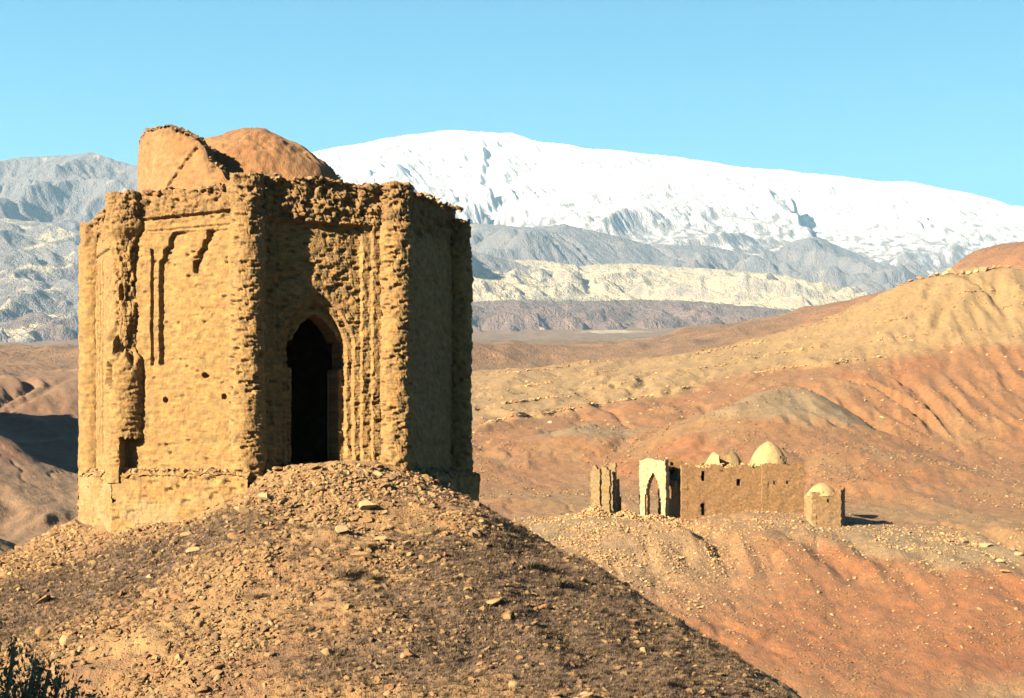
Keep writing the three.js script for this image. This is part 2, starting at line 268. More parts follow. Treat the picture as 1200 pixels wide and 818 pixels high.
// ---------------------------------------------------------------- hills across the valley
const hillPts = [
  // floor of the valley below the viewpoint and the slope under the lower ruin
  [-250, 900, 80], [0, 860, 85], [300, 960, 85], [600, 1000, 90], [1000, 1000, 98], [1400, 1000, 100], [0, 780, 110], [300, 840, 110], [600, 840, 125], [800, 822, 135], [1000, 818, 136], [1200, 806, 140], [1400, 800, 140],
  [620, 700, 160], [750, 715, 160], [850, 722, 160], [930, 735, 158], [1000, 728, 160], [1080, 735, 158], [1140, 712, 163], [1200, 705, 165], [1400, 690, 170], [1080, 770, 148], [1180, 770, 149],
  [600, 618, 195], [700, 612, 193], [800, 608, 195], [900, 610, 196], [1000, 616, 198], [1100, 624, 196], [1200, 632, 194], [1400, 640, 194], [1120, 650, 182], [1200, 660, 178], [850, 660, 178], [960, 668, 176],
  [600, 604, 210], [700, 603, 206], [800, 602, 206], [900, 602, 207], [1000, 606, 210], [1100, 606, 218], [1200, 606, 220], [1400, 606, 220],
  [600, 590, 235], [700, 592, 232], [850, 592, 236], [1000, 588, 240], [1120, 584, 245], [1230, 582, 250], [1400, 580, 250],
  // low grey-capped swell behind the ruin
  [590, 548, 285], [560, 575, 250], [640, 520, 310], [690, 500, 330], [730, 500, 330], [750, 520, 305], [800, 560, 265], [780, 512, 350], [650, 496, 365], [560, 506, 350], [740, 494, 372],
  // spur
  [815, 510, 295], [845, 480, 312], [880, 463, 322], [920, 457, 328], [965, 467, 326], [1000, 488, 315], [1080, 524, 295], [1130, 546, 280], [1180, 567, 266], [1240, 590, 250],
  [850, 545, 262], [930, 535, 272], [1000, 548, 262], [1080, 566, 252],
  [900, 474, 366], [980, 498, 358], [1050, 524, 350], [1120, 552, 330], [1190, 572, 312], [1300, 570, 318],
  // face and crest of the great hill
  [560, 470, 420], [650, 466, 425], [720, 468, 415], [800, 462, 415], [860, 448, 425], [950, 446, 420], [1050, 462, 405], [1150, 480, 395], [1230, 490, 390], [1400, 490, 390],
  [560, 446, 480], [650, 442, 480], [750, 432, 485], [850, 416, 490], [950, 396, 490], [1050, 375, 480], [1150, 372, 472], [1230, 372, 470], [1400, 372, 470],
  [555, 437, 515], [650, 431, 520], [750, 420, 525], [850, 403, 530], [900, 391, 530], [950, 378, 530], [1000, 359, 528], [1050, 336, 524], [1080, 325, 520], [1110, 319, 518], [1200, 316, 515], [1400, 316, 515],
  [555, 436, 600], [650, 434, 600], [750, 428, 600], [850, 420, 600], [950, 408, 590], [1050, 390, 590], [1150, 372, 590], [1250, 365, 590], [1400, 365, 590],
  // the side valley on the left
  [300, 560, 240], [300, 500, 360], [300, 440, 500], [420, 440, 520], [430, 500, 360], [440, 600, 220], [450, 700, 150], [180, 620, 200], [200, 560, 280],
  [-200, 428, 540], [0, 432, 540], [95, 432, 540], [200, 434, 540], [-200, 428, 600], [0, 426, 600], [95, 428, 600], [200, 430, 600],
  [-200, 446, 440], [0, 450, 440], [95, 450, 440], [-200, 470, 412], [0, 500, 392], [60, 510, 388], [100, 520, 380], [160, 530, 360],
  [0, 618, 304], [50, 630, 298], [100, 622, 290], [-282, 250, 348], [-205, 300, 334], [-150, 344, 322], [-100, 388, 310], [-60, 428, 298], [-30, 466, 286], [-420, 250, 350], [-500, 420, 280],
  [-200, 500, 255], [-60, 500, 262], [0, 507, 268], [20, 512, 268], [45, 532, 266], [65, 547, 262], [92, 566, 252], [130, 590, 235],
  [-200, 560, 232], [0, 560, 238], [45, 585, 230], [80, 600, 220],
  [-200, 650, 200], [-40, 668, 198], [0, 678, 197], [50, 682, 195], [90, 650, 205],
  [-200, 560, 176], [-60, 598, 176], [0, 628, 174], [25, 646, 172], [50, 660, 168], [-100, 650, 150], [0, 690, 148], [70, 690, 140],
].map((p) => P(...p));
const HC = 1.5, HX0 = -330, HZ0 = -640, HNX = 480, HNY = 384;
const hH = new Float32Array(HNX * HNY);
{
  seed(4411);
  const tp = thinPlate(hillPts);
  for (let j = 0; j < HNY; j++) for (let i = 0; i < HNX; i++) {
    const x = HX0 + i * HC, z = HZ0 + j * HC, d = -z, k = sst(90, 320, d);
    const wx = x + 9 * pn(x / 30, z / 30), wz = z + 9 * pn(x / 30 + 5, z / 30);
    hH[j * HNX + i] = tp(x, z) + mix(.35, 1, k) * (1.1 * fbm(x / 48, z / 48, 4) + 1.1 * (ridged(wx / 34, wz / 34, 3) - 1.0)) ;
  }
  erode(hH, HNX, HNY, HC, 330000, { cap: 8, ero: .4, steps: 70, inertia: .15 });
}
const hS = gridSampler(hH, HNX, HNY, HX0, HZ0, HC);
const strata = (x, y, z) => y - 13.5 - .22 * Math.min(x, 80) - .12 * Math.max(0, x - 80) + 1.6 * pn(x / 40, z / 40);
function hillY(x, z) {
  const wq = x + 1.5 * pn(x / 6, z / 6); let h = hS(x, z) + .2 * fbm(x / 3.2, z / 3.2, 3) - .3 * sst(.75, 1, 1 - Math.abs(pn(wq / 8, z / 13)) * 2) * clamp(.4 + pn(x / 31, z / 31 + 8));
  if (-z > 335) { const wv = x + 5 * pn(x / 40, z / 22) + 2 * pn(x / 9, z / 8), gl = 1 - Math.abs(pn(wv / 15, z / 160 + 3)) * 1.5; h -= 1.15 * sst(.72, 1, gl) * sst(338, 380, -z) * (1 - sst(455, 500, -z)) * clamp(.5 + 1.3 * pn(x / 60 + 4, 2)); }
  if (-z > 330) { const q = strata(x, h, z); for (const [k, a] of [[0, 1.1], [6.5, .8], [13, .9], [20, .7]]) { const mk = sst(-.1, .35, pn(x / 26 + k, z / 60)); h += a * mk * (sst(-.35, .35, q - k) - sst(-2.5, 3.5, q - k)); } }
  return h;
}
const bGrey = [blob(690, 505, 330, 14, 22), blob(905, 475, 316, 22, 22), blob(1110, 640, 190, 16, 12), blob(640, 620, 195, 10, 10)];
const bRed = [blob(1000, 740, 158, 30, 22), blob(880, 690, 172, 16, 12), blob(1150, 760, 150, 24, 18), blob(1180, 690, 170, 14, 10), blob(980, 650, 182, 14, 8)];
const bTan = [blob(720, 660, 180, 18, 18), blob(980, 620, 196, 20, 8), blob(1195, 812, 138, 6, 5)];
const bSpur = (x, z) => Math.max(blob(920, 480, 315, 40, 34)(x, z), blob(1060, 520, 300, 30, 30)(x, z), blob(690, 505, 325, 22, 30)(x, z), blob(800, 540, 290, 40, 36)(x, z), blob(600, 550, 285, 30, 30)(x, z));
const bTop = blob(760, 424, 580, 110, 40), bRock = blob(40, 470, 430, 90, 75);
function hillColor(x, y, z) {
  const d = -z, n = fbm(x / 30, z / 30, 4), m = fbm(x / 5, z / 5, 3);
  const red = [.275, .126, .043], rust = [.29, .102, .026], cream = [.325, .212, .09], tan = [.265, .153, .06], grey = [.25, .175, .092], umber = [.19, .103, .056];
  let c;
  if (d > 255 && x > -45) {
    const q = strata(x, y, z) + 2.2 * n + 1.2 * m;
    c = lerp3(red, cream, sst(-2.2, 1.8, q) * (1 - sst(.2, .5, bSpur(x, z))));
    c = lerp3(c, rust, sst(.1, .55, n) * (1 - sst(-2, 1, q)) * .55);
    c = lerp3(c, cream, sst(.2, .6, fbm(x / 14 + 9, z / 40, 3)) * (1 - sst(-2, 1, q)) * .35);
    c = lerp3(c, [.2, .11, .056], bTop(x, z) * .7);
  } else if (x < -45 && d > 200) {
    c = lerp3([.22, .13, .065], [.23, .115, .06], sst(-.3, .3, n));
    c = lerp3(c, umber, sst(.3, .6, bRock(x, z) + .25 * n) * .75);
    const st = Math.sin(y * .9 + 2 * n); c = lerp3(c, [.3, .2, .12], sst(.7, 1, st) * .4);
  } else {
    c = lerp3(tan, red, sst(-.4, .5, n));
    let w = 0; for (const b of bRed) w = Math.max(w, b(x, z)); c = lerp3(c, rust, clamp(w * 1.15 + .25 * n));
    w = 0; for (const b of bTan) w = Math.max(w, b(x, z)); c = lerp3(c, [.31, .2, .1], clamp(w + .2 * n));
  }
  let w = 0; for (const b of bGrey) w = Math.max(w, b(x, z)); c = lerp3(c, grey, sst(.3, .75, w + .25 * n + .15 * m));
  const v = 1 + .16 * m; return [c[0] * v, c[1] * v, c[2] * v];
}
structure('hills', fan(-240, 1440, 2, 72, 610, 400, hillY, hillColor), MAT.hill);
console.log('hills built');

// ---------------------------------------------------------------- the mound that carries the tower
const TC = [-7.25, -46], TR = 5.6;                        // tower centre (x, z) and corner radius
const TA = [179, 129, 89, 44, -1, -46, -91, -136];         // corner bearings, degrees from +x towards the viewer
const moundTop = table([[-180, -1.0], [-130, -1.3], [-90, -1.5], [-50, -1.55], [-18, -1.25], [-6, -.75], [6, .0], [18, .28], [38, .3], [55, .1], [75, -.4], [100, -.9], [140, -1], [180, -1]]);
const moundSlope = table([[-180, .42], [-130, .5], [-90, .52], [-60, .36], [-30, .3], [0, .35], [30, .37], [50, .42], [58, .44], [68, .52], [78, .6], [110, .74], [140, .55], [180, .42]]);
function moundY(x, z) {
  const dx = x - TC[0], dz = z - TC[1], r = Math.hypot(dx, dz), th = Math.atan2(dx, dz) / rad, rw = r + .5 * pn(x / 3, z / 3);
  const q = Math.max(0, rw - 5.7), sl = moundSlope(th);
  let h = moundTop(th) - sl * q - .006 * q * q * sl;
  // straight crest on the right; beyond it the flank drops away
  const sx = x - .1, sz = z + 44, al = sx * .42 + sz * .907, ac = sx * .907 - sz * .42, fl = -1.35 - .222 * al - .6 * ac - .02 * Math.max(0, ac) ** 2, kk = .35, e = clamp(.5 + .5 * (fl - h) / kk);
  h = mix(fl, h, e) - kk * e * (1 - e);
  h += (.22 + .1 * sst(40, 70, th)) * fbm(x / 4.5, z / 4.5, 3) * sst(0, 3, q) + .09 * fbm(x / 1.3, z / 1.3, 3) + .05 * fbm(x / .35, z / .35, 2);
  return h;
}
// bare earth, grey litter and dry scrub lie in patches
const litter = (x, z) => { const l = blob(190, 650, 37, 2.6, 2.2)(x, z), b = blob(60, 700, 36, 3.2, 3)(x, z), r = blob(640, 740, 33, 5.5, 5)(x, z), r2 = blob(800, 785, 32, 4, 4.5)(x, z), r3 = blob(650, 690, 37.5, 2.2, 5)(x, z); return Math.max(l, b, r * .95, r2, r3) + .35 * fbm(x / 2.4, z / 2.4, 4) - .1; };
function moundColor(x, y, z) {
  const n = fbm(x / 3.3, z / 3.3, 4), m = fbm(x / .6, z / .6, 3);
  let c = lerp3([.3, .168, .064], [.345, .206, .082], sst(-.4, .5, n));
  c = lerp3(c, [.215, .105, .05], sst(.15, .6, fbm(x / 4 + 20, z / 4, 3)) * .7);
  c = lerp3(c, [.14, .088, .055], sst(.25, .7, litter(x, z)) * .9);
  const v = 1 + .22 * m; return [c[0] * v, c[1] * v, c[2] * v];
}
{
  const st = .085, nx = Math.round(44 / st), nz = Math.round(38 / st);
  structure('mound', sheet(nx, nz, (i, j) => { const x = -26 + i * st, z = -24 - j * st, y = moundY(x, z); return { p: [x, y, z], uv: [x, z], c: moundColor(x, y, z) }; }), MAT.mound);
  // the saddle and lower flanks, out to the valley floor
  const lowY = (x, z) => { const inX = Math.min(x + 26, 18 - x), inZ = Math.min(-24 - z, z + 62), inside = Math.min(inX, inZ); return moundY(x, z) - .6 * sst(-1, 1.5, inside) - 3 * sst(1, 4, inside); };
  structure('slope', sheet(200, 200, (i, j) => { const x = -90 + i * .9, z = 0 - j * .62, y = Math.max(lowY(x, z), -32 + 2 * fbm(x / 20, z / 20, 3)); return { p: [x, y, z], uv: [x, z], c: moundColor(x, y, z) }; }), MAT.mound);
}
// the knoll the viewpoint stands on; its unseen left shoulder is added to keep the foreground shrub in shade
const knollY = (x, z) => { const r = Math.hypot(x, z - 1.5); return -1.7 - .42 * Math.max(0, r - 2.2) + 9.2 * Math.exp(-(((x + 8.9) / 3.4) ** 2 + ((z + 2.6) / 3.2) ** 2)) + .12 * fbm(x / 1.5, z / 1.5, 3); };
structure('knoll', sheet(150, 150, (i, j) => { const x = -22 + i * .28, z = 22 - j * .28, y = knollY(x, z); return { p: [x, y, z], uv: [x, z], c: moundColor(x, y, z) }; }), MAT.mound);
console.log('mound built');

// ---------------------------------------------------------------- the octagonal tomb tower
const towerY = -3.2;                                       // the group's base, below the ground the plinth stands in
const tower = thing('tomb_tower', 'tall octagonal ruined brick tomb tower with broken dome on the near mound', 'tower', [TC[0], towerY, TC[1]]);
const corner = (k, R = TR) => { const t = TA[(k + 8) % 8] * rad; return [R * Math.cos(t), R * Math.sin(t)]; };
const LY = (y) => y - towerY;                              // world height to the tower's own height
// where a pixel's line of sight meets face k of the tower: distance along the face, height
function onFace(k, u, v, R = TR) {
  const a = corner(k, R), b = corner(k + 1, R), dx = (u - 600) / F, dy = (HORIZON - v) / F;
  const ax = a[0] + TC[0], az = a[1] + TC[1], ex = b[0] - a[0], ez = b[1] - a[1], W = Math.hypot(ex, ez);
  const s = (-az * dx - ax) / (ex + ez * dx), d = -(az + ez * s); return [s * W, dy * d];
}
const brickTone = (id, n, base, alt) => { const c = lerp3(base, alt, clamp(.5 + .5 * n)); const v = .78 + .44 * id; return [c[0] * v, c[1] * v, c[2] * v]; };
const ochre = [.3, .168, .05], buff = [.33, .205, .07], orange = [.28, .13, .036], brown = [.19, .105, .042];
// brick courses: joints sunk, bricks uneven, some fallen out where the wall is worn
const M = { h: 0, id: 0 };
function masonry(s, y, w, hgt, amp, loss = .06) {
  const yy = y + .035 * pn(s / 1.3, y / 1.1), row = Math.floor(yy / hgt), fy = yy / hgt - row, ss = s + .03 * pn(s / .5 + 9, y / .4), wr = w * (.85 + .3 * hash2(row, 4)), c = ss / wr + hash2(row, 17) * .9, col = Math.floor(c), fx = c - col;
  const id = hashF(col, row, 7), wear = clamp(.55 + .9 * pn(s / .8 + 3, y / .6)), e = sst(0, .2, Math.min(fy, 1 - fy) * 1.3) * sst(0, .12, Math.min(fx, 1 - fx));
  M.id = id; M.h = amp * (.4 + .8 * wear) * ((1 - e) * .8 + 1.1 * (id - .5)) + (hashF(col, row, 31) < loss * (.25 + 1.6 * wear) ? amp * 2.6 * e : 0); return M;
}
// rubble core: rough stones
function core(s, y, w, hgt, amp) { const q = worley(s / w, y / hgt), e = sst(0, .16, q.f2 - q.f1); return amp * (1 - e) * 1.2 + amp * 1.3 * (q.id - .5) + (q.id > .86 ? amp * 1.6 * e : 0); }
// a wall face: grid in (s along, y up), pushed inwards by dep()
function face(k, R, y0, top, step, dep, col, hole, over = 0) {
  const a = corner(k, R), b = corner(k + 1, R), ex = b[0] - a[0], ez = b[1] - a[1], W = Math.hypot(ex, ez), tx = ex / W, tz = ez / W, nx = -tz, nz = tx;
  const sgn = (nx * (a[0] + b[0]) + nz * (a[1] + b[1])) > 0 ? 1 : -1, NX = nx * sgn, NZ = nz * sgn, L = W + 2 * over;
  const cx = Math.max(2, Math.round(L / step) + 1), cy = Math.max(2, Math.round((top(W / 2) - y0) / step) + 1), at = (i, j) => { const s = -over + i / (cx - 1) * L; return [s, y0 + j / (cy - 1) * (top(s) - y0)]; };
  return sheet(cx, cy, (i, j) => { const [s, y] = at(i, j), d = dep(s, y, W), c = col(s, y, W, d); return { p: [a[0] + tx * s - NX * d, LY(y), a[1] + tz * s - NZ * d], uv: [s, y], c }; },
    hole && ((i, j) => { const p = at(i, j), q = at(i + 1, j + 1); return hole((p[0] + q[0]) / 2, (p[1] + q[1]) / 2, W); }));
}
const crown = (k) => (s) => 7.78 + .1 * fbm(s / 1.3 + k * 5, k, 3) + .06 * fbm(s / .25 + k, 3, 2) + (k === 2 ? .3 : k === 3 ? .35 : 0) + (k === 0 ? -.12 : 0);
const topBand = (s, y, k) => sst(6.75, 7.1, y + .25 * pn(s / .5, k));       // the stripped rubble core along the top
const wobbly = (s, y, k) => .03 * fbm(s / .9 + k * 9, y / .9, 3) + .018 * fbm(s / .17, y / .17, 2);
function faceColor(k) { return (s, y, W, d) => { const n = fbm(s / 1.6 + k * 3, y / 1.6, 4), n2 = fbm(s / .5, y / .13 + k, 3), q = masonry(s, y, .17, .066, .01); let c = brickTone(q.id, n, ochre, buff); c = lerp3(c, orange, sst(0, .8, .6 * n2 + .7 * n) * .45); c = lerp3(c, brown, sst(.35, .8, fbm(s / .3 + 9, y / .16, 3)) * .4); c = lerp3(c, brown, topBand(s, y, k) * .35); return c; }; }

// face 1: the sunlit face with the remains of a blind lobed arch
const pathA = [[187, 428], [187, 306], [191, 303], [191.5, 293], [196, 290], [198, 288], [198.5, 279], [203, 272]].map(([u, v]) => onFace(1, u, v));
const pathB = [[226, 320], [226.5, 307], [231, 304], [232, 294], [237, 291], [238, 282], [242, 280], [243, 270]].map(([u, v]) => onFace(1, u, v));
const lineTop = [onFace(1, 165, 258), onFace(1, 270, 247)], lineLow = [onFace(1, 178, 271), onFace(1, 270, 263)], grooveX = onFace(1, 178, 350)[0], holes1 = [onFace(1, 194, 469), onFace(1, 263, 465), onFace(1, 240, 440)], seam = onFace(1, 225, 421)[1];
const pathAt = (p) => table(p.map(([s, y]) => [y, s]).sort((a, b) => a[0] - b[0]));
const pA = pathAt(pathA), pB = pathAt(pathB), yA0 = pathA[0][1], yA1 = pathA[7][1], yB0 = pathB[0][1], yB1 = pathB[7][1];
const along = (l, s) => mix(l[0][1], l[1][1], (s - l[0][0]) / (l[1][0] - l[0][0]));
function dep1(s, y) {
  const tb = topBand(s, y, 1); let d = wobbly(s, y, 1) + masonry(s, y, .23, .075, .012, .05).h;
  const pit = worley(s / .3, y / .17); if (pit.id > .84) d += .09 * (1 - sst(.1, .3, pit.f1)) * sst(-.3, .3, pn(s / 1.1, y / .9 + 4));
  if (y > yA0 - .05 && y < yA1) d += .15 * sst(-.015, .015, s - pA(y)) * (1 - .8 * sst(0, .75, s - pA(y))) * sst(yA0 - .05, yA0 + .05, y);
  if (y > yB0 && y < yB1) d += .17 * sst(-.015, .015, s - pB(y)) * (1 - sst(0, .42, s - pB(y)));
  if (y > yA0 && y < onFace(1, 178, 292)[1]) d += .13 * (1 - sst(.02, .045, Math.abs(s - grooveX)));
  if (s > .25 && s < 3.75) { d += .1 * (1 - sst(.018, .04, Math.abs(y - along(lineTop, s)))); if (s > .7) d += .07 * (1 - sst(.015, .035, Math.abs(y - along(lineLow, s)))); d -= .05 * sst(0, .04, y - along(lineTop, s)); }
  d += .03 * (1 - sst(.015, .04, Math.abs(y - seam - .05 * pn(s / .4, 3)))) * sst(0, .2, pn(s / .5, 8) + .2);
  for (const h of holes1) d += .3 * (1 - sst(.05, .08, Math.hypot(s - h[0], y - h[1])));
  return d + tb * (.02 + core(s, y, .22, .13, .045) + .05 * fbm(s / .3, y / .3, 3));
}
// face 0: foreshortened left face with thin vertical mouldings
function dep0(s, y, W) { const tb = topBand(s, y, 0); let d = wobbly(s, y, 0) + masonry(s, y, .2, .08, .014, .06).h; for (const g of [.75, 1.15, 1.6]) d += .16 * (1 - sst(.05, .09, Math.abs(s - g))) * sst(.4, .8, y) * (1 - sst(6.2, 6.5, y)); d += .08 * (1 - sst(.02, .04, Math.abs(y - 6.55))); return d + tb * (.05 + core(s, y, .22, .13, .05) + .07 * fbm(s / .3, y / .3, 3)); }
// face 2: the portal, stepping back to a pointed doorway
const archIn = (x, y, w, sp, ap) => y < sp ? x < w : y < ap && x < w * Math.pow(Math.max(0, 1 - Math.pow((y - sp) / (ap - sp), 1.45)), .72);
const doorS = onFace(2, 376, 470)[0];
const doorIn = (x, y) => archIn(x, y, .66 + (y > 2.95 && y < 3.7 ? .12 : 0), 3.6, 4.42);
function dep2(s, y, W) {
  const x = Math.abs(s - doorS) + .03 * pn(s / .3, y / .3), tb = sst(6.8, 6.95, y); let d = .05 + wobbly(s, y, 2) + masonry(s, y, .2, .08, .032, .1).h + .03 * fbm(s / .3, y / .3, 3);
  if (x < 1.5 && y < 6.92) d += .09; if (x < 1.22 && y < 6.9) d += .1;
  if (archIn(x, y, 1.02, 3.7, 5.0)) d += .16; if (archIn(x, y, .84, 3.6, 4.75)) d += .2;
  if (doorIn(x, y)) d = 1.35; if (y < 1 && x > .7) d -= .12 * (1 - sst(.2, 1, y)) * (1 + pn(s / .3, y / .3));
  return d + tb * (.05 + core(s, y, .24, .14, .05) + .08 * fbm(s / .35, y / .3, 3) - .1);
}
const plainDep = (k) => (s, y) => wobbly(s, y, k) + masonry(s, y, .2, .1, .022, .08).h + topBand(s, y, k) * (.05 + core(s, y, .24, .14, .05) + .07 * fbm(s / .35, y / .3, 3));
const ledgeY = .06;
for (let k = 0; k < 8; k++) {
  const dep = [dep0, dep1, dep2][k] ?? plainDep(k), fine = k < 3 ? .026 : k === 3 ? .05 : .12;
  const g = face(k, TR, k === 2 ? -.6 : -.2, crown(k), fine, dep, faceColor(k), k === 2 ? (s, y) => doorIn(Math.abs(s - doorS) + .03 * pn(s / .3, y / .3), y) && dep2(s, y) > 1.3 && doorIn(Math.abs(s - doorS) + .06, y) : null);
  part('wall_face', g, MAT.wall, tower, ['flaking wall face with thin vertical mouldings', 'sunlit wall face with traces of a lobed blind arch', 'rough wall face stepping back round the doorway', 'wall face in deep shade'][k]);
}
// inner chamber: the far side of the walls, floor and ceiling, so that the doorway is dark
for (let k = 0; k < 8; k++) { const W2w = (c) => c; part('chamber_wall', face(k, TR - 1.35, -.6, () => 7.2, .3, () => .02, faceColor(k), k === 2 ? (s, y, W) => Math.abs(s - W / 2 + .1) < 1 && y < 4.4 : null, .05), MAT.wall, tower); }
{ const disc = (R, y, n) => { const g = new THREE.CylinderGeometry(R, R, .2, 24, 1); g.translate(0, LY(y), 0); const c = new Float32Array(g.attributes.position.count * 3); for (let i = 0; i < c.length; i += 3) c.set(brown, i); g.setAttribute('color', new THREE.BufferAttribute(c, 3)); return g; };
  part('chamber_floor', disc(5.2, -.2), MAT.wall, tower); part('chamber_ceiling', disc(5.0, 7.3), MAT.wall, tower); }
// rounded corner piers; the one on the left front has lost its upper half
function pier(k, r, y0, top, step, radFn, colFn) {
  const c = corner(k, TR - .06), t0 = TA[k] * rad, n = Math.round(r * 3.9 / step), m = Math.round((8 - y0) / step);
  return sheet(n + 1, m + 1, (i, j) => { const f = i / n, a = t0 + 112 * rad - f * 224 * rad, tp = top(f), y = y0 + (tp - y0) * j / m, rr_ = radFn(f, y, a - t0); return { p: [c[0] + Math.cos(a) * rr_, LY(y), c[1] + Math.sin(a) * rr_], uv: [f * r * 3.9, y], c: colFn(f * r * 3.9, y, 0, 0) }; });
}
const pierHoles = [{ a: .12, y: 2.75, w: .2, h: .36, d: .5 }, { a: .02, y: 5.45, w: .13, h: .22, d: .55 }, { a: -.55, y: 5.0, w: .12, h: .25, d: .35 }];
for (let k = 0; k < 8; k++) {
  const r = k === 1 ? .58 : .48, fine = k >= 1 && k <= 3 ? .027 : k === 0 || k === 4 ? .045 : .12;
  const g = pier(k, r, -.25, (f) => crown(k)(f * 2) - .02, fine, (f, y, a) => {
    const s = f * r * 3.9 + k * 4, tb = topBand(s, y, k), rough = k === 0 || k === 1 ? .5 : 1;
    let q = r - wobbly(s, y, k + 11) - rough * (masonry(s, y, .2, .08, .034, .12).h + .03 * fbm(s / .35, y / .3, 3)) - tb * (.04 + .05 * fbm(s / .3, y / .3, 3) + core(s, y, .22, .13, .035));
    if (k === 1) {
      const br = 3.72 + .35 * pn(s / .3, 2) + (a < -.3 ? -.35 : .1), up = sst(br - .25, br + .12, y) * (1 - sst(6.3, 6.9, y + .3 * pn(s / .3, 5)));
      q = mix(q, .34 - .08 * fbm(s / .5, y / .6, 3) - core(s, y, .22, .14, .04), up);
      for (const h of pierHoles) q -= h.d * (1 - sst(.7, 1, Math.hypot((a - h.a) * r / h.w, (y - h.y) / h.h) + .2 * pn(s / .1, y / .1)));
      if (a < -.62 && y < .95 + .1 * pn(s / .1, 4)) q = Math.min(q, .12);
    }
    if (y < .5) q += .05 * rough * pn(s / .2, y / .2);
    return Math.max(q, -.4);
  }, faceColor(k + 8));
  part('corner_pier', g, MAT.wall, tower, k === 1 ? 'broken corner pier with its upper half fallen away' : undefined);
}
// plinth: one course-built step wider than the walls
for (let k = 0; k < 8; k++) {
  const R = TR + .56, low = k === 2 || k > 3;
  const dep = (s, y) => wobbly(s, y, k + 30) + masonry(s, y, .24, .1, .034, .1).h + .03 * fbm(s / .5, y / .4, 3) + sst(-.35, .02, y) * (.03 + .07 * (fbm(s / .3, y / .25, 3)) + core(s, y, .25, .14, .045)) + (k === 2 ? .25 : 0);
  const g = face(k, R, low ? -1.2 : -3, (s) => ledgeY - .03 + .09 * fbm(s / .35 + k * 3, 1, 3) - (k === 2 ? .5 : 0), k < 2 ? .034 : k < 4 ? .06 : .15, dep, (s, y, W, d) => { const n = fbm(s / 1.4 + 50, y / .8 + k, 4), q = masonry(s, y, .22, .09, .01); return lerp3(brickTone(q.id, n, ochre, buff), [.33, .25, .13], sst(-.1, .5, n) * .5); }, null, .0);
  part('plinth_face', g, MAT.wall, tower).position.x = .1;
  // ledge on top of the plinth
  const a = corner(k, R + .02), b = corner(k + 1, R + .02), ai = corner(k, TR - .3), bi = corner(k + 1, TR - .3), n = k < 4 ? 90 : 20;
  part('plinth_ledge', sheet(n, 16, (i, j) => { const f = i / (n - 1), e = j / 15, x = mix(mix(a[0], b[0], f), mix(ai[0], bi[0], f), e), z = mix(mix(a[1], b[1], f), mix(ai[1], bi[1], f), e), y = ledgeY - .09 + .22 * e + .1 * fbm(x / .3, z / .3, 3) - (k === 2 ? .5 : 0); return { p: [x, LY(y), z], uv: [x, z], c: brickTone(hash2(i >> 2, j >> 2), 0, ochre, brown) }; }), MAT.wall, tower).position.x = .1;
}
// flat roof of packed rubble behind the wall tops
part('roof', sheet(90, 90, (i, j) => { const a = i / 89 * 2 - 1, b = j / 89 * 2 - 1, m = Math.max(Math.abs(a), Math.abs(b)), l = Math.hypot(a, b) || 1, r = m * 4.98, x = a / l * r, z = b / l * r, y = 7.62 + .25 * sst(5.2, 4, r) + .16 * fbm(x / .8, z / .8, 4) + .3 * sst(0, 4, x) * sst(4.95, 4.3, r); return { p: [x, LY(y), z], uv: [x, z], c: brickTone(hash2(i, j), fbm(x, z, 2), ochre, [.2, .13, .065]) }; }), MAT.wall, tower);
// the dome: a thin shell of which the left shoulder and the far side still stand
const domeTop = table([[0, 8.1], [60, 8.0], [104, 8.0], [110, 8.3], [113, 8.65], [117, 8.8], [119, 9.2], [123, 9.45], [127, 9.6], [134, 9.82], [141, 9.98], [150, 10.0], [160, 10.05], [172, 9.95], [182, 9.85], [192, 9.6], [200, 9.1], [208, 8.5], [220, 8.15], [300, 8.0], [360, 8.1]]);
const domeR = (h) => h < 1.4 ? 4.12 : 4.12 * Math.sqrt(Math.max(0, 1 - ((h - 1.4) / 4.6) ** 2));
const crackAt = (t, y) => { const yc = mix(8.0, 9.15, (132 - t) / 18); return t > 113 && t < 133 ? Math.abs(y - yc - .05 * pn(t / 1.5, 3)) : 9; };
function domeShell(inner) {
  const n = 520, m = 70;
  return sheet(n + 1, m + 1, (i, j) => {
    const t = (i / n) * 360, tp = domeTop((t + 9) % 360) + .07 * fbm(t / 2.2, 3, 3) + .05 * (hash2(i >> 1, 5) - .5), y = 7.5 + (tp - 7.5) * j / m, h = y - 7.8, edge = sst(.45, .0, tp - y) * (t > 103 && t < 133 ? 1.4 : .7);
    const q = masonry(t * .07, y, .2, .085, .012, .03), nn = fbm(t * .07, y, 4), d = q.h + .02 * fbm(t * .25, y / .25, 3) + edge * (.05 + .1 * fbm(t * .2, y / .3, 3)) + (!inner ? .12 * (1 - sst(.02, .05, crackAt(t, y))) : 0);
    const r = domeR(h) - (inner ? .42 - d : d), a = t * rad; let c = lerp3([.33, .178, .07], [.31, .148, .052], sst(-.4, .4, nn + (inner ? .4 : -.1))); const v = .85 + .3 * q.id; c = lerp3([c[0] * v, c[1] * v, c[2] * v], brown, edge * .4);
    return { p: [r * Math.cos(a), LY(y), r * Math.sin(a)], uv: [t * .072, y], c };
  });
}
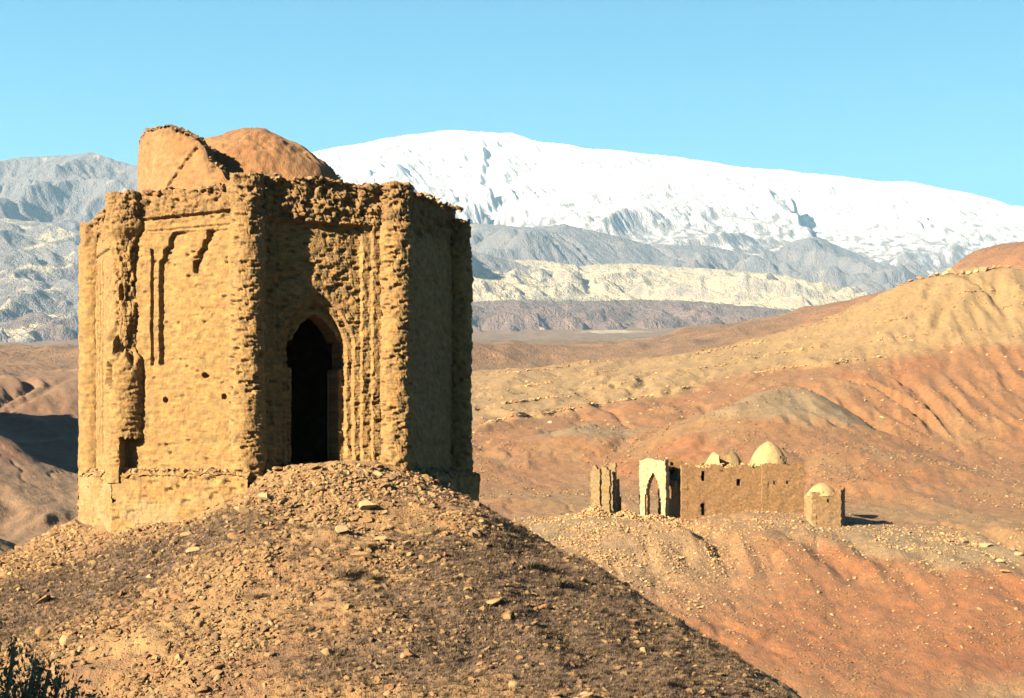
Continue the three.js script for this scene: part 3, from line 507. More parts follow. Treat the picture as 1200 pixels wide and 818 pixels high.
{
  const rim = sheet(521, 3, (i, j) => { const t = i / 520 * 360, tp = domeTop((t + 9) % 360) + .07 * fbm(t / 2.2, 3, 3) + .05 * (hash2(i >> 1, 5) - .5), h = tp - 7.8, r = domeR(h) - .42 * j / 2, a = t * rad; return { p: [r * Math.cos(a), LY(tp + (j === 1 ? .05 : 0)), r * Math.sin(a)], uv: [t * .07, j * .2], c: brown }; });
  part('outer_dome', mergeGeometries([domeShell(false), domeShell(true), rim]), MAT.dome, tower, 'standing fragment of the outer brick dome, cracked across');
  // inner dome, its crown worn off unevenly
  const prof = table([[0, 2.72], [.6, 2.66], [1.6, 2.2], [2.5, 1.5], [3.1, .75], [3.5, 0], [3.6, -.4]]);
  part('inner_dome', sheet(241, 61, (i, j) => { const a = i / 240 * 6.2832, r = 3.6 * (1 - j / 60), s = a * 3, q = masonry(s, r, .2, .09, .012, .03), nn = fbm(Math.cos(a) * r, Math.sin(a) * r, 4), x = r * Math.cos(a), z = r * Math.sin(a), y = 7.8 + prof(r) - q.h - .03 * fbm(x / .3, z / .3, 3) + .1 * pn(x / .9, z / .9) + .05 * pn(x / .22, z / .22) * sst(.6, 2, r) ; const c = lerp3([.33, .165, .06], [.305, .138, .046], sst(-.4, .4, nn)), v = .86 + .28 * q.id; return { p: [x - .75, LY(y), z], uv: [s, r], c: [c[0] * v, c[1] * v, c[2] * v] }; }), MAT.dome, tower, 'worn orange inner dome');
}
console.log('tower built');

// ---------------------------------------------------------------- stones
function stoneGeo(k, detail, flat = .75) {
  seed(600 + k); const g = new THREE.IcosahedronGeometry(1, detail), p = g.attributes.position, cuts = [];
  for (let i = 0; i < 7; i++) { const v = new THREE.Vector3(rr(-1, 1), rr(-1, 1), rr(-1, 1)).normalize(); cuts.push([v, rr(.32, .7)]); }
  for (let i = 0; i < p.count; i++) { const v = new THREE.Vector3().fromBufferAttribute(p, i); for (const [n, d] of cuts) { const e = v.dot(n) - d; if (e > 0) v.addScaledVector(n, -e); } v.x *= 1.1; v.y *= flat; p.setXYZ(i, v.x, v.y, v.z); }
  const flatG = g.index ? g.toNonIndexed() : g; flatG.computeVertexNormals(); return flatG;
}
const stoneSmall = [0, 1, 2, 3].map((k) => stoneGeo(k, 1)), stoneBig = [0, 1, 2, 3, 4, 5].map((k) => stoneGeo(20 + k, 2, .7 + .05 * (k % 3)));
const stoneMat = new THREE.MeshStandardMaterial({ color: new THREE.Color().setRGB(1, 1, 1), roughness: 1, bumpMap: retile(pebbleBump, 3), bumpScale: .02 });
const stoneTones = [[.2, .118, .05], [.225, .143, .062], [.255, .172, .08], [.185, .086, .036], [.14, .09, .046], [.3, .215, .11]].map((c) => c.map((v) => v * .95));
const toneMats = stoneTones.map((c) => { const m = stoneMat.clone(); m.color.setRGB(...c); return m; });
function scatter(name, label, spots, geos, mat = stoneMat, parent = null) {   // countless small stones: one mass for each shape
  const g = new THREE.Group(); g.name = name; g.userData = { kind: 'stuff', label }; if (!parent) g.userData.category = 'rubble';
  const M4 = new THREE.Matrix4(), Q = new THREE.Quaternion(), E = new THREE.Euler(), C = new THREE.Color();
  geos.forEach((geo, k) => {
    const mine = spots.filter((_, i) => i % geos.length === k); if (!mine.length) return;
    const im = new THREE.InstancedMesh(geo, mat, mine.length); im.name = 'stone_mass'; im.userData.kind = 'stuff'; im.castShadow = im.receiveShadow = true;
    mine.forEach((s, i) => { E.set(s.tilt ?? rr(-.6, .6), rr(0, 6.28), s.tilt ?? rr(-.6, .6)); Q.setFromEuler(E); M4.compose(new THREE.Vector3(...s.p), Q, new THREE.Vector3(s.r * rr(.8, 1.35), s.r * rr(.7, 1.1), s.r * rr(.8, 1.3))); im.setMatrixAt(i, M4); im.setColorAt(i, C.setRGB(...s.c)); });
    g.add(im);
  });
  (parent ?? scene).add(g); return g;
}
const tone = (f = 1) => { const c = stoneTones[Math.floor(rnd() * rnd() * 6)], v = rr(.8, 1.2) * f; return [c[0] * v, c[1] * v, c[2] * v]; };
{
  seed(88); const spots = [], big = [];
  const stream = (x, z) => clamp(.42 + 1.6 * fbm(x / 3.2 + 3, z / 3.2, 4)) * (1 - .85 * sst(.25, .6, litter(x, z)));
  for (let n = 0; n < 110000; n++) {
    const z = rr(-45, -27), x = rr(-17, 9) , dx = x - TC[0], dz = z - TC[1], R0 = Math.hypot(dx, dz); if (R0 < 5.9) continue;
    const th = Math.atan2(dx, dz) / rad, near = Math.exp(-Math.max(0, R0 - 6.4) / 1.6); if (th > 80) continue;
    const dens = (.08 + .92 * stream(x, z)) * sst(60, 25, th) + .45 * near; if (rnd() > dens * .72 + .03) continue;
    let r = .028 + .04 * Math.pow(rnd(), 2); if (rnd() < .14) r = rr(.06, .105); if (rnd() < .0105) r = rr(.1, .19);
    const y = moundY(x, z); (r > .098 && x > -14.5 && z > -41 ? big : spots).push({ p: [x, y + r * .25, z], r, c: tone() });
  }
  scatter('rubble', 'fist-sized rubble strewn over the slope below the tower', spots, stoneSmall);
  big.sort((a, b) => b.r - a.r); const keep = big.slice(0, 290);
  const kindOf = ['brown', 'ochre', 'buff', 'dark red', 'dull grey-brown', 'pale'];
  keep.forEach((b, i) => {
    const t = Math.floor(rnd() * rnd() * 6), m = new THREE.Mesh(stoneBig[i % 6], toneMats[t]); m.name = numbered('loose_stone'); m.castShadow = m.receiveShadow = true;
    m.position.set(b.p[0], b.p[1] - .02, b.p[2]); m.rotation.set(rr(-.5, .5), rr(0, 6.3), rr(-.5, .5)); m.scale.set(b.r * rr(.9, 1.4), b.r * rr(.7, 1), b.r * rr(.9, 1.3));
    const sz = m.scale.x > .2 ? 'large' : m.scale.x > .14 ? 'middling' : 'small', sh = m.scale.y / m.scale.x < .6 ? 'flat' : m.scale.x / m.scale.z > 1.2 ? 'long' : 'blocky', R0 = Math.hypot(b.p[0] - TC[0], b.p[2] - TC[1]), th = Math.atan2(b.p[0] - TC[0], b.p[2] - TC[1]) / rad, lt = litter(b.p[0], b.p[2]) > .4;
    const side = th < -22 ? 'below the sunlit wall' : th < 14 ? 'below the doorway' : 'below the shaded wall', how = R0 < 8.5 ? 'close to the tower foot' : R0 < 13 ? (lt ? 'on a scrubby patch' : 'amid the rubble midslope') : (lt ? 'in dry scrub near the slope foot' : 'in the rubble near the slope foot');
    m.userData = { label: `${sz} ${sh} ${kindOf[t]} stone ${how}, ${side}`, category: 'stone', group: `loose stones on the tower slope ${side}` }; scene.add(m);
  });
  // a few blocks that stand out
  for (const [u, v, d, r, t, lab] of [[432, 604, 38.2, .3, 5, 'large pale block lying below the tower doorway'], [312, 607, 38.6, .24, 5, 'pale block beside the corner of the tower plinth'], [285, 630, 38, .26, 2, 'buff block lying just downhill of the plinth corner'], [400, 668, 36.2, .2, 5, 'pale rounded stone midway down the rubble slope below the doorway']]) {
    const p = P(u, v, d), m = new THREE.Mesh(stoneBig[(u | 0) % 6], toneMats[t]); m.name = numbered('fallen_block'); m.position.set(p[0], moundY(p[0], p[2]) + r * .35, p[2]); m.rotation.set(.3, u, .2); m.scale.set(r, r * .8, r * .9); m.castShadow = m.receiveShadow = true; m.userData = { label: lab, category: 'stone' }; scene.add(m);
  }
  // stones along the wall tops and on the plinth ledge
  const top = [];
  for (let k = 0; k < 8; k++) { const a = corner(k, TR + .12), b = corner(k + 1, TR + .12), n = k < 4 ? 150 : 50; for (let i = 0; i < n; i++) { const f = rnd(), e = Math.pow(rnd(), 1.6) * .22, x = mix(a[0], b[0], f) * (1 - e), z = mix(a[1], b[1], f) * (1 - e), r = rr(.05, .13); top.push({ p: [x, LY(crown(k)(f * 4.2) - .03 + .25 * e + rr(-.06, .05)), z], r, c: tone(.95) }); } }
  for (let k = 0; k < 4; k++) { const a = corner(k, TR + .4), b = corner(k + 1, TR + .4), ai = corner(k, TR + .1), bi = corner(k + 1, TR + .1); for (let i = 0; i < (k === 2 ? 0 : 130); i++) { const f = rnd(), e = rnd(); top.push({ p: [mix(mix(a[0], b[0], f), mix(ai[0], bi[0], f), e), LY(ledgeY + rr(-.06, .06)), mix(mix(a[1], b[1], f), mix(ai[1], bi[1], f), e)], r: rr(.035, .1), c: tone(1.05) }); } }
  for (let i = 0; i < 130; i++) { const t = rr(98, 190), w = (t + 9) % 360, y = domeTop(w), r0 = domeR(y - 7.8) - rr(0, .4); top.push({ p: [r0 * Math.cos(t * rad), LY(y + .02), r0 * Math.sin(t * rad)], r: rr(.04, .1), c: tone(.85) }); }
  for (let i = 0; i < 60; i++) { const f = rnd(), x = mix(-1.6, 2.3, f), r0 = Math.abs(x + .75), y = 7.8 + table([[0, 2.7], [1.6, 2.2], [2.5, 1.5], [3.1, .75]])(r0); top.push({ p: [x, LY(y + .02), rr(-.25, .1)], r: rr(.03, .085), c: tone(.7) }); }
  scatter('rubble', null, top, stoneSmall, stoneMat, tower);
}
console.log('stones built');

// ---------------------------------------------------------------- the lower ruin across the valley
const ruinMat = earth(2.2, .05), plasterMat = earth(3, .03);
// a wall with ragged top and openings: outline extruded to its thickness, origin at its foot, front facing +z
function ruinWall(w, h, t, top, holes, colA, colB, sd, dip = .8) {
  seed(sd); const st = .16, n = Math.max(4, Math.round(w / st)), pts = [];
  const tp = (x) => h * top(x / w) + .22 * fbm(x / .9 + sd, sd, 4) + (hash2(Math.floor(x / .35), sd) - .5) * .2;
  const nx = n + 1, ny = Math.max(4, Math.round((h + dip) / st)) + 1, inHole = (x, y) => holes.some((q) => q.arch ? archIn(Math.abs(x - q.x), y, q.w / 2, q.y0 + q.sp, q.y0 + q.h) && y > q.y0 : Math.abs(x - q.x) < q.w / 2 && y > q.y0 && y < q.y0 + q.h);
  const col = (x, y) => { const q = masonry(x + sd, y, .34, .14, .01), nn = fbm(x / 1.3 + sd, y / 1.3, 3); return brickTone(q.id, nn, colA, colB); };
  const at = (i, j) => { const x = i / n * w, y = -dip + (tp(x) + dip) * j / (ny - 1), e = Math.abs(i / n - .5) * 2; return [x + (.09 * pn(y / .55 + sd, i > n / 2 ? 1.3 : 7.7) + .12 * (hash2(Math.floor(y / .3), sd + (i > n / 2 ? 1 : 7)) - .5)) * e * e * e, y]; };
  const skin = (front) => sheet(nx, ny, (i, j) => { const [x, y] = at(front ? i : n - i, j), d = masonry(x + sd, y, .34, .15, .03, .08).h + .06 * fbm(x / 1.4, y / 1.1, 4); return { p: [x, y, front ? -d : -t + d], uv: [x, y], c: col(x, y) }; }, (i, j) => { const a = front ? i : n - i - 1, p = at(a, j), q = at(a + 1, j + 1); return inHole((p[0] + q[0]) / 2, (p[1] + q[1]) / 2); });
  const parts = [skin(true), skin(false)];
  const strip = (list) => sheet(list.length, 2, (i, j) => { const [x, y] = list[i]; return { p: [x, y, j ? -t + .02 : -.005], uv: [i * st, j * t], c: col(x, y) }; });
  const tl = []; for (let i = 0; i <= n; i++) tl.push(at(i, ny - 1)); parts.push(strip(tl));
  for (const e of [0, n]) { const l = []; for (let j = 0; j < ny; j++) l.push(at(e, j)); parts.push(strip(l)); }
  for (const q of holes) { const l = []; const hw = q.w / 2 + .05; if (q.arch) { l.push([q.x - hw, q.y0]); for (let a = 0; a <= 20; a++) { const yy = q.y0 + q.sp + (q.h - q.sp) * Math.sin(a / 20 * Math.PI / 2), xx = hw * Math.pow(Math.max(0, 1 - Math.pow((yy - q.y0 - q.sp) / (q.h - q.sp), 1.45)), .72); l.push([q.x - xx, yy]); } for (let a = 20; a >= 0; a--) { const yy = q.y0 + q.sp + (q.h - q.sp) * Math.sin(a / 20 * Math.PI / 2), xx = hw * Math.pow(Math.max(0, 1 - Math.pow((yy - q.y0 - q.sp) / (q.h - q.sp), 1.45)), .72); l.push([q.x + xx, yy]); } l.push([q.x + hw, q.y0]); } else l.push([q.x - hw, q.y0 - .05], [q.x - hw, q.y0 + q.h + .05], [q.x + hw, q.y0 + q.h + .05], [q.x + hw, q.y0 - .05], [q.x - hw, q.y0 - .05]); parts.push(strip(l)); }
  return mergeGeometries(parts);
}
function shellGeo(R, H, topFn, th, colA, colB, sd, n = 72, m = 26) {   // round shell with a ragged rim; topFn(deg) gives the share of the height left standing
  const make = (inner) => sheet(n + 1, m + 1, (i, j) => { const a = i / n * 360, f = topFn(a) * j / m, h = H * f, r = (R - (inner ? th : 0)) * Math.pow(Math.max(0, 1 - Math.pow(f, 1.7)), .68) * (1 + .025 * fbm(a / 25 + sd, h / .9, 3)), q = masonry(a * .05 * R, h, .3, .16, .01), nn = fbm(a * .03 + sd, h, 3); return { p: [r * Math.cos(a * rad), h - (inner ? th * .6 * f : 0) - .4 * (1 - f), r * Math.sin(a * rad)], uv: [a * rad * R, h], c: brickTone(.5 + .5 * (q.id - .5), nn * 1.5, colA, colB) }; });
  return mergeGeometries([make(false), make(true)]);
}
const mud = [.28, .15, .058], mud2 = [.32, .18, .07], chalk = [.52, .41, .24], chalk2 = [.46, .32, .15], dun = [.52, .37, .17], dun2 = [.42, .28, .12];
const turned = (name, geo, mat, parent, pos, turn = 0, label) => { const m = part(name, geo, mat, parent, label); m.position.set(...pos); m.rotation.y = turn; return m; };
const foot = (u, v, d) => { const p = P(u, v, d); return [p[0], hillY(p[0], p[2]), p[2]]; };
const yaw = 9 * rad;
{ // long two-storey range with its domed end block
  const b = thing('ruined_house', 'long two-storey mud-brick ruin with a pointed dome over its end block', 'ruin', [...foot(799, 600, 203)], yaw);
  const by = b.position.y, H = 1.25 - by, W = 11.2;
  turned('front_wall', ruinWall(W, H, .8, (f) => .97 + .03 * Math.sin(f * 19) - (f < .07 ? .06 : 0) - (f > .3 && f < .36 ? .05 : 0) - (f > .62 && f < .74 ? .035 : 0), [{ x: 2.95, y0: H - 2.2, w: .55, h: 1.35 }, { x: 2.95, y0: .35, w: .62, h: 1.75 }, { x: 8.0, y0: H - 2.95, w: .55, h: .95 }, { x: 5.6, y0: H - 1.0, w: .28, h: .3 }], mud, mud2, 5), ruinMat, b, [0, 0, 0]);
  turned('side_wall', ruinWall(6, H, .8, (f) => .8 + .2 * f, [], mud2, ochre, 6), ruinMat, b, [0, 0, -6], -Math.PI / 2);
  turned('rear_wall', ruinWall(W, H, .6, () => .9, [], mud, mud2, 7), ruinMat, b, [0, 0, -6]);
  const roof = new THREE.BoxGeometry(W - .6, .3, 5.6); roof.deleteAttribute('color'); { const c = new Float32Array(roof.attributes.position.count * 3); for (let i = 0; i < c.length; i += 3) c.set(mud, i); roof.setAttribute('color', new THREE.BufferAttribute(c, 3)); }
  turned('flat_roof', roof, ruinMat, b, [W / 2, H - .75, -3]);
  const E = 5.9, eb = turned('end_block', ruinWall(E, H + .15, .7, (f) => .985 + .015 * Math.sin(f * 9), [{ x: 1.65, y0: H - 2.75, w: .3, h: .5 }, { x: 3.5, y0: H - 2.75, w: .3, h: .5 }], mud, mud2, 8), ruinMat, b, [W, 0, .55]);
  turned('end_wall', ruinWall(6.4, H + .1, .7, (f) => .98, [], mud2, ochre, 9), ruinMat, eb, [.02, 0, -6.4], -Math.PI / 2);
  turned('end_wall', ruinWall(6.4, H + .1, .7, (f) => .98, [], mud2, ochre, 10), ruinMat, eb, [E - .02, 0, 0], Math.PI / 2);
  const r2 = roof.clone(); r2.scale(.5, 1, 1); turned('flat_roof', r2, ruinMat, eb, [E / 2, H - .4, -3]);
  const dm = turned('dome', shellGeo(2.72, 3.4, () => 1, .25, dun, dun2, 3), plasterMat, b, [W + 1.9, H - .15, -2.6]);
  turned('lantern_window', ruinWall(1.5, 1.35, 1.6, () => 1, [{ x: .75, y0: .3, w: .42, h: .75 }], chalk2, ochre, 12, .2), ruinMat, dm, [.75, -.1, 2.35], 25 * rad);
  turned('broken_vault', shellGeo(2.75, 3.2, table([[0, .62], [40, .75], [68, .78], [80, .2], [116, .12], [128, .6], [160, .72], [200, .7], [255, .55], [300, .65], [330, .7], [360, .62]]), .4, dun, dun2, 4, 90, 18), plasterMat, b, [6.8, H - .5, -2.9], 0, 'broken pale plastered vault with a dark gap');
  // heaped debris on the roof edge
  seed(31); const heap = []; for (let i = 0; i < 130; i++) heap.push({ p: [rr(.3, 10.5), H - .45 + rr(0, .5), rr(-2.2, -.3)], r: rr(.12, .34), c: tone(1.15) }); scatter('rubble', null, heap, stoneSmall, stoneMat, b);
}
{ // small square hut with a low dome
  const b = thing('domed_hut', 'small square mud-brick hut with a low whitened dome beside the long ruin', 'hut', foot(952, 608, 197.5), 6 * rad), by = b.position.y, H = -2.5 - by, W = 3.9, D = 3.6;
  turned('front_wall', ruinWall(W, H, .5, () => 1, [{ x: 2.1, y0: H - 1.35, w: .35, h: .5 }], [.27, .18, .085], mud2, 21), ruinMat, b, [0, 0, 0]);
  turned('side_wall', ruinWall(D, H, .5, () => 1, [], chalk2, ochre, 22), ruinMat, b, [.01, 0, -D], -Math.PI / 2);
  turned('side_wall', ruinWall(2.1, H + .5, .5, (f) => .93 + .1 * f, [], mud, mud2, 23), ruinMat, b, [W - .05, 0, -.05], 56 * rad);
  turned('side_wall', ruinWall(2.4, H + .4, .5, () => 1.02, [], mud, mud2, 25), ruinMat, b, [W + 1.05, 0, -1.7], Math.PI / 2);
  turned('rear_wall', ruinWall(W, H, .5, () => 1.05, [], mud, mud2, 24), ruinMat, b, [0, 0, -D + .5]);
  turned('dome', shellGeo(2.0, 1.4, () => 1, .2, dun, dun2, 9), plasterMat, b, [W / 2 - .1, H - .1, -D / 2]);
}
{ // whitened gateway and the broken bay beside it
  const g = thing('arched_gateway', 'tall whitened gateway with a pointed arch at the end of the lower ruin', 'gateway', foot(749, 598, 203), -24 * rad), by = g.position.y, H = 2.0 - by;
  turned('arch_wall', ruinWall(3.75, H, 1.5, (f) => .985 + .015 * Math.sin(f * 6), [{ arch: true, x: 1.95, y0: .3, w: 2.15, sp: 2.6, h: H - 2.2 }], chalk, [.44, .33, .18], 41), plasterMat, g, [0, 0, 0]);
  turned('pier', ruinWall(.5, 3.2, 1.2, () => 1, [], mud2, chalk2, 42), ruinMat, g, [.55, 0, -.25]);
  const w = thing('broken_bay', 'roofless bay with a gaping hole between the white gateway and the long ruin', 'ruin', foot(778, 600, 204), 4 * rad), H2 = 2.0 - w.position.y;
  turned('front_wall', ruinWall(2.7, H2, .6, (f) => 1 - .03 * Math.sin(f * 8), [{ x: 1.45, y0: H2 - 2.9, w: 1.3, h: 1.6 }, { x: 1.2, y0: H2 - .95, w: .5, h: .5 }, { x: 2.1, y0: .2, w: .7, h: 1.9 }], mud, orange, 43), ruinMat, w, [0, 0, -.6]);
  turned('side_wall', ruinWall(4, H2, .6, () => .95, [], mud, mud2, 44), ruinMat, w, [.05, 0, -4.7], -Math.PI / 2);
  turned('rear_wall', ruinWall(2.7, H2, .5, () => .97, [], mud, mud2, 45), ruinMat, w, [0, 0, -4.2]);
  const lid = new THREE.BoxGeometry(2.6, .3, 3.4); { const c = new Float32Array(lid.attributes.position.count * 3); for (let i = 0; i < c.length; i += 3) c.set(mud, i); lid.setAttribute('color', new THREE.BufferAttribute(c, 3)); }
  turned('flat_roof', lid, ruinMat, w, [1.35, H2 - .4, -2.9]);
  turned('wall_stub', ruinWall(1.7, H2 * .62, .9, (f) => .55 + .45 * Math.abs(Math.sin(f * 5)), [], mud2, buff, 47), ruinMat, w, [1.1, 0, .35], .1);
  turned('wall_stub', ruinWall(1.2, 2.6, .9, (f) => .5 + .5 * Math.sin(f * 3.1), [], buff, [.33, .26, .14], 46), ruinMat, w, [.2, 0, .5], .2);
}
for (const [u, v, d, w, top, t, sd, prof, lab] of [[692, 592, 204, 1.25, 545, 1.5, 51, (f) => f < .25 ? .86 : f < .7 ? .97 : .91, 'tall weathered wall stub, the outermost of the lower ruin'], [705, 606, 199, 1.05, 546, 1.7, 52, (f) => f < .6 ? .99 : .93, 'tall narrow wall stub with a sunlit edge, next to the outermost stub'], [713, 598, 202, .95, 541, 1.2, 54, (f) => f < .3 ? .9 : .98, 'wall stub with a knobbed top behind the narrow sunlit stub'], [723, 602, 204, 1.5, 562, 2.6, 53, (f) => f < .6 ? 1 : .55, 'low dark wall stub between the tall stubs and the white gateway']]) {
  const p = foot(u, v, d), s = thing('wall_stub', lab, 'ruin', p, sd === 53 ? 62 * rad : -12 * rad), H = (HORIZON - top) / F * d - p[1];
  turned('masonry', ruinWall(w, H, t, prof, [], sd === 53 ? mud : buff, sd === 53 ? mud : [.32, .24, .13], sd), ruinMat, s, [0, 0, 0]);
}
{ // debris at the foot of the lower ruin, and stones over the slopes
  seed(515); const spots = [], dots = [], ledge = [];
  for (let n = 0; n < 52000; n++) { const u = rr(590, 1200), d = 150 + 56 * Math.pow(rnd(), .8), x = (u - 600) / F * d, z = -d; const w = Math.exp(-(((u - 740) / 110) ** 2) - ((d - 186) / 20) ** 2) + .28 * Math.exp(-(((d - 197) / 7) ** 2)) + .35 * Math.exp(-(((u - 1090) / 70) ** 2) - ((d - 188) / 9) ** 2); if (rnd() > w * clamp(.6 + 1.2 * fbm(x / 6, z / 6, 3)) + .03) continue; const r = .07 + .17 * Math.pow(rnd(), 4); spots.push({ p: [x, hillY(x, z) + r * .3, z], r, c: tone(.95) }); }
  for (const [cx, cu, n, hgt] of [[700, 600, 500, 1.6], [735, 600, 420, 1.1], [770, 602, 260, 1.0]]) for (let i = 0; i < n; i++) { const a = rr(0, 6.28), q = Math.sqrt(rnd()), d = 200, x = (cx - 600) / F * d + Math.cos(a) * q * 3.4, z = -d + Math.sin(a) * q * 3; const r = rr(.08, .26); spots.push({ p: [x, hillY(x, z) + hgt * (1 - q) * .9, z], r, c: tone(1) }); }
  scatter('rubble', 'debris spilling down the slope in front of the lower ruin', spots, stoneSmall);
  for (let n = 0; n < 34000; n++) { const d = 130 + 230 * Math.pow(rnd(), 1.5), u = rr(560, 1220), x = (u - 600) / F * d, z = -d; if (fbm(x / 9, z / 9, 3) < rr(-.5, .7)) continue; const r = rr(.05, .15); dots.push({ p: [x, hillY(x, z) + r * .2, z], r, c: tone(.5) }); }
  for (let n = 0; n < 60000; n++) { const d = rr(340, 540), u = rr(545, 1210), x = (u - 600) / F * d, z = -d, y = hillY(x, z), q = strata(x, y, z); let hit = false; for (const k of [0, 6.5, 13, 20]) if (Math.abs(q - k - .1) < .3 && pn(x / 26 + k, z / 60) > .0) hit = true; if (!hit && rnd() > .006) continue; const r = rr(.2, .62); ledge.push({ p: [x, y + r * .15, z], r, c: tone(.85), tilt: rr(-.2, .2) }); }
  for (let n = 0; n < 26000; n++) { const d = rr(240, 530), u = rr(550, 1215), x = (u - 600) / F * d, z = -d; if (fbm(x / 16, z / 16, 3) < rr(-.3, .8)) continue; const r = rr(.1, .3); dots.push({ p: [x, hillY(x, z) + r * .2, z], r, c: tone(.55) }); }
  scatter('scattered_stones', 'small dark stones and clods dotted over the red slope', dots, stoneSmall);
  scatter('ledge_stones', 'broken stones along the rock ledges of the great hill', ledge, stoneSmall);
}
{ // single boulders
  seed(99);
  const put = (name, u, v, d, wpx, hpx, t, label, group, gy) => { const p = P(u, v, d), s = d / F, m = new THREE.Mesh(stoneBig[Math.floor(rnd() * 6)], toneMats[t]); m.name = numbered(name); const y = gy(p[0], p[2]); m.position.set(p[0], y + hpx * s * .25, p[2]); m.rotation.set(rr(-.15, .15), rr(0, 6), rr(-.15, .15)); m.scale.set(wpx * s * .5, hpx * s * .62, wpx * s * .42); m.castShadow = m.receiveShadow = true; m.userData = { label, category: 'boulder', group }; scene.add(m); };
  for (const [u, w, h, t] of [[1066, 9, 4, 3], [1077, 13, 6, 3], [1090, 7, 5, 0], [1098, 9, 8, 0], [1108, 8, 6, 2], [1116, 15, 11, 1], [1127, 7, 9, 4], [1134, 10, 6, 1], [1143, 8, 6, 2], [1154, 15, 11, 4], [1164, 6, 9, 4], [1172, 8, 6, 0], [1181, 14, 6, 4], [1193, 9, 5, 0]]) put('crest_boulder', u, 319, 514, w, h, t, `${['brown', 'ochre', 'buff', 'dark red', 'grey-brown', 'pale'][t]} boulder ${w > 12 ? 'of the larger size' : 'of the smaller size'} in the row on the hill crest`, 'boulders on the hill crest', hillY);
  for (const [u, v, w, h, t] of [[1112, 624, 10, 6, 1], [1128, 622, 12, 7, 2], [1141, 625, 10, 6, 2], [1156, 626, 20, 8, 1], [1184, 629, 20, 8, 4], [1194, 638, 16, 8, 1], [1164, 641, 9, 5, 2], [1172, 648, 10, 5, 2], [1178, 659, 13, 6, 1], [1066, 612, 9, 4, 4], [1148, 690, 9, 5, 1], [1120, 684, 8, 5, 0]]) put('slab_boulder', u, v, 195 - (v - 620) * .45, w, h, t, `${w > 15 ? 'broad' : w > 10 ? 'middling' : 'small'} ${['brown', 'ochre', 'buff', 'dark red', 'grey-brown', 'pale'][t]} rock slab breaking out of the slope beyond the hut`, 'rock slabs on the slope below the hut', hillY);
  for (const [u, v, w, h] of [[583, 441, 6, 5], [597, 439, 7, 6], [571, 443, 5, 4], [615, 437, 5, 3]]) put('rim_boulder', u, v, 512, w, h, 4, 'dark boulder on the pale rim behind the tower', 'boulders on the pale rim', hillY);
}
console.log('ruin built');

// ---------------------------------------------------------------- plants
function blades(n, r, h, sd) { seed(sd); const g = []; for (let i = 0; i < n; i++) { const a = rr(0, 6.28), l = h * rr(.6, 1.1), o = r * rnd(), w = h * .045, c = Math.cos(a), s = Math.sin(a), t = new THREE.BufferGeometry(); t.setAttribute('position', new THREE.BufferAttribute(new Float32Array([c * o - s * w, 0, s * o + c * w, c * o + s * w, 0, s * o - c * w, c * (o + r * rr(.5, 1.1)), l, s * (o + r * rr(.5, 1.1))]), 3)); t.computeVertexNormals(); g.push(t); } return mergeGeometries(g); }
const strawMat = new THREE.MeshStandardMaterial({ color: new THREE.Color().setRGB(1, 1, 1), roughness: 1, side: THREE.DoubleSide });
{
  seed(7171); const spots = [], geos = [0, 1, 2].map((k) => blades(16, .06, .1, 40 + k));
  for (let n = 0; n < 110000 && spots.length < 30000; n++) { const z = rr(-45, -27), x = rr(-17, 10), l = litter(x, z), R0 = Math.hypot(x - TC[0], z - TC[1]); if (R0 < 6.6 || l < rr(-.1, .75)) continue; spots.push({ p: [x, moundY(x, z) - .01, z], r: rr(.5, 1.25), c: rnd() < .5 ? [.075, .048, .029] : rnd() < .6 ? [.05, .034, .022] : [.12, .08, .04], tilt: 0 }); }
  const g = scatter('dry_grass', 'short dry grass and scrub on the slope below the tower', spots, geos, strawMat); g.userData.category = 'grass';
}
function cushion(u, v, d, r, c, label) {
  const p = P(u, v, d), y = moundY(p[0], p[2]), t = thing('dry_shrub', label, 'shrub', [p[0], y, p[2]]), m = strawMat.clone(); m.color.setRGB(...c);
  const g = blades(300, r * .85, r * .7, Math.round(u)); part('twigs', g, m, t);
}
for (const [u, v, d, r, c, l] of [[404, 718, 34, .34, [.1, .075, .04], 'dark low shrub on the bare patch below the doorway'], [436, 720, 34, .22, [.12, .085, .045], 'small dark shrub just right of the low shrub on the bare patch'], [508, 640, 37.5, .34, [.15, .11, .05], 'tawny shrub below the right corner of the tower'], [432, 690, 35.2, .2, [.17, .12, .06], 'straw-coloured tuft above the bare patch on the mound'], [350, 660, 36.5, .18, [.16, .115, .055], 'thin tawny tuft amid the rubble below the doorway'], [620, 668, 36.8, .35, [.08, .058, .034], 'dark shrub on the shoulder of the mound beside the shaded edge'], [655, 684, 36.5, .3, [.075, .055, .03], 'dark shrub lower down the shaded edge of the mound'], [300, 740, 33.2, .22, [.15, .11, .06], 'tawny tuft low on the rubble slope']]) cushion(u, v, d, r, c, l);
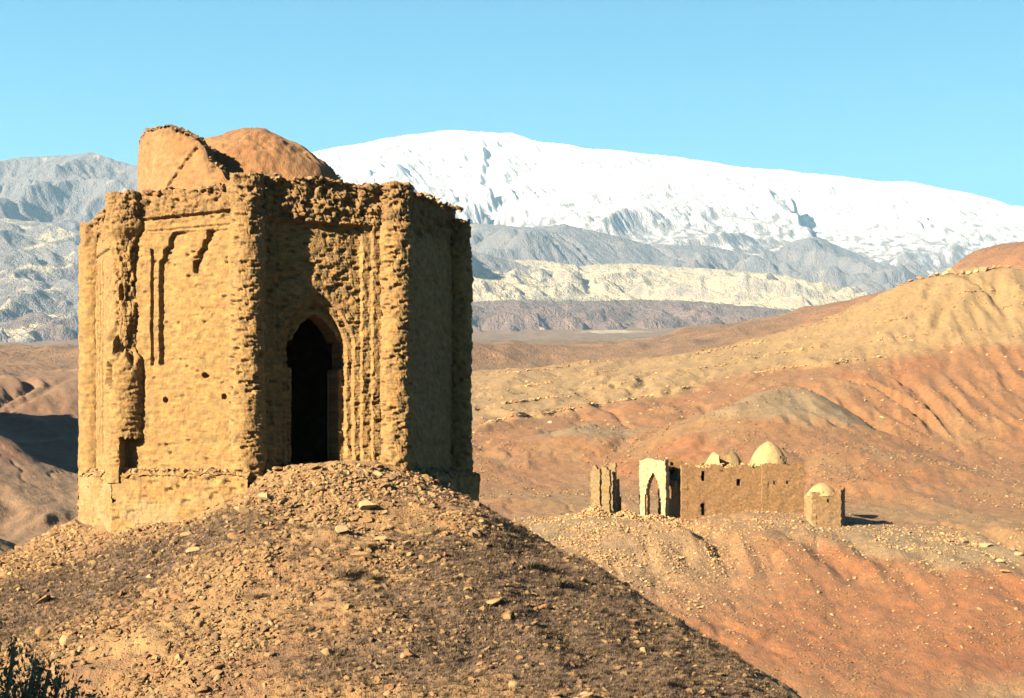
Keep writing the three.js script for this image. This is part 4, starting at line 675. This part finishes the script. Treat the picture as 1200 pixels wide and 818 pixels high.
{ // dark bush in the shade of the knoll, close to the viewpoint
  seed(2024); const bp = [-3.72, 0, -9.2]; bp[1] = knollY(bp[0], bp[2]);
  const t = thing('foreground_bush', 'dark leafy bush in shade at the foot of the mound', 'bush', bp), brs = [], leaf = new THREE.BufferGeometry();
  leaf.setAttribute('position', new THREE.BufferAttribute(new Float32Array([0, 0, 0, .009, .02, .003, 0, .046, 0, -.009, .02, .003]), 3)); leaf.setIndex([0, 1, 2, 0, 2, 3]); leaf.computeVertexNormals();
  const topY = P(20, 722, 9.2)[1] - bp[1], M4 = new THREE.Matrix4(), Q = new THREE.Quaternion(), E = new THREE.Euler(), mats = [];
  for (let i = 0; i < 170; i++) {
    const a = rr(0, 6.28), q = Math.sqrt(rnd()) * 1.6, tip = new THREE.Vector3(Math.cos(a) * q, topY - rr(0, .3) * rnd() - .42 * q * q, Math.sin(a) * q * .8), mid = tip.clone().multiplyScalar(.5); mid.y += .25;
    const curve = new THREE.CatmullRomCurve3([new THREE.Vector3(rr(-.1, .1), -.2, rr(-.1, .1)), mid, tip]); brs.push(new THREE.TubeGeometry(curve, 10, .014, 5));
    for (let k = 0; k < 800; k++) { const f = Math.pow(rnd(), .6), c = curve.getPoint(f), s = .17 * rr(.1, 1); E.set(rr(-1.2, 1.2), rr(0, 6.28), rr(-1.2, 1.2)); mats.push(new THREE.Matrix4().compose(new THREE.Vector3(c.x + rr(-s, s), c.y + rr(-s, s), c.z + rr(-s, s)), Q.clone().setFromEuler(E), new THREE.Vector3(1, 1, 1).multiplyScalar(rr(.7, 1.3)))); }
  }
  part('branches', mergeGeometries(brs), new THREE.MeshStandardMaterial({ color: new THREE.Color().setRGB(.15, .11, .07), roughness: 1 }), t);
  const im = new THREE.InstancedMesh(leaf, new THREE.MeshStandardMaterial({ color: new THREE.Color().setRGB(.085, .093, .047), roughness: .9, side: THREE.DoubleSide }), mats.length); mats.forEach((m, i) => im.setMatrixAt(i, m)); im.name = 'foliage'; im.userData.kind = 'stuff'; im.castShadow = im.receiveShadow = true; t.add(im);
}
console.log('plants built');
scene.fog = new THREE.FogExp2(new THREE.Color().setRGB(.36, .66, 1), 3e-5);

renderer.render(scene, camera);
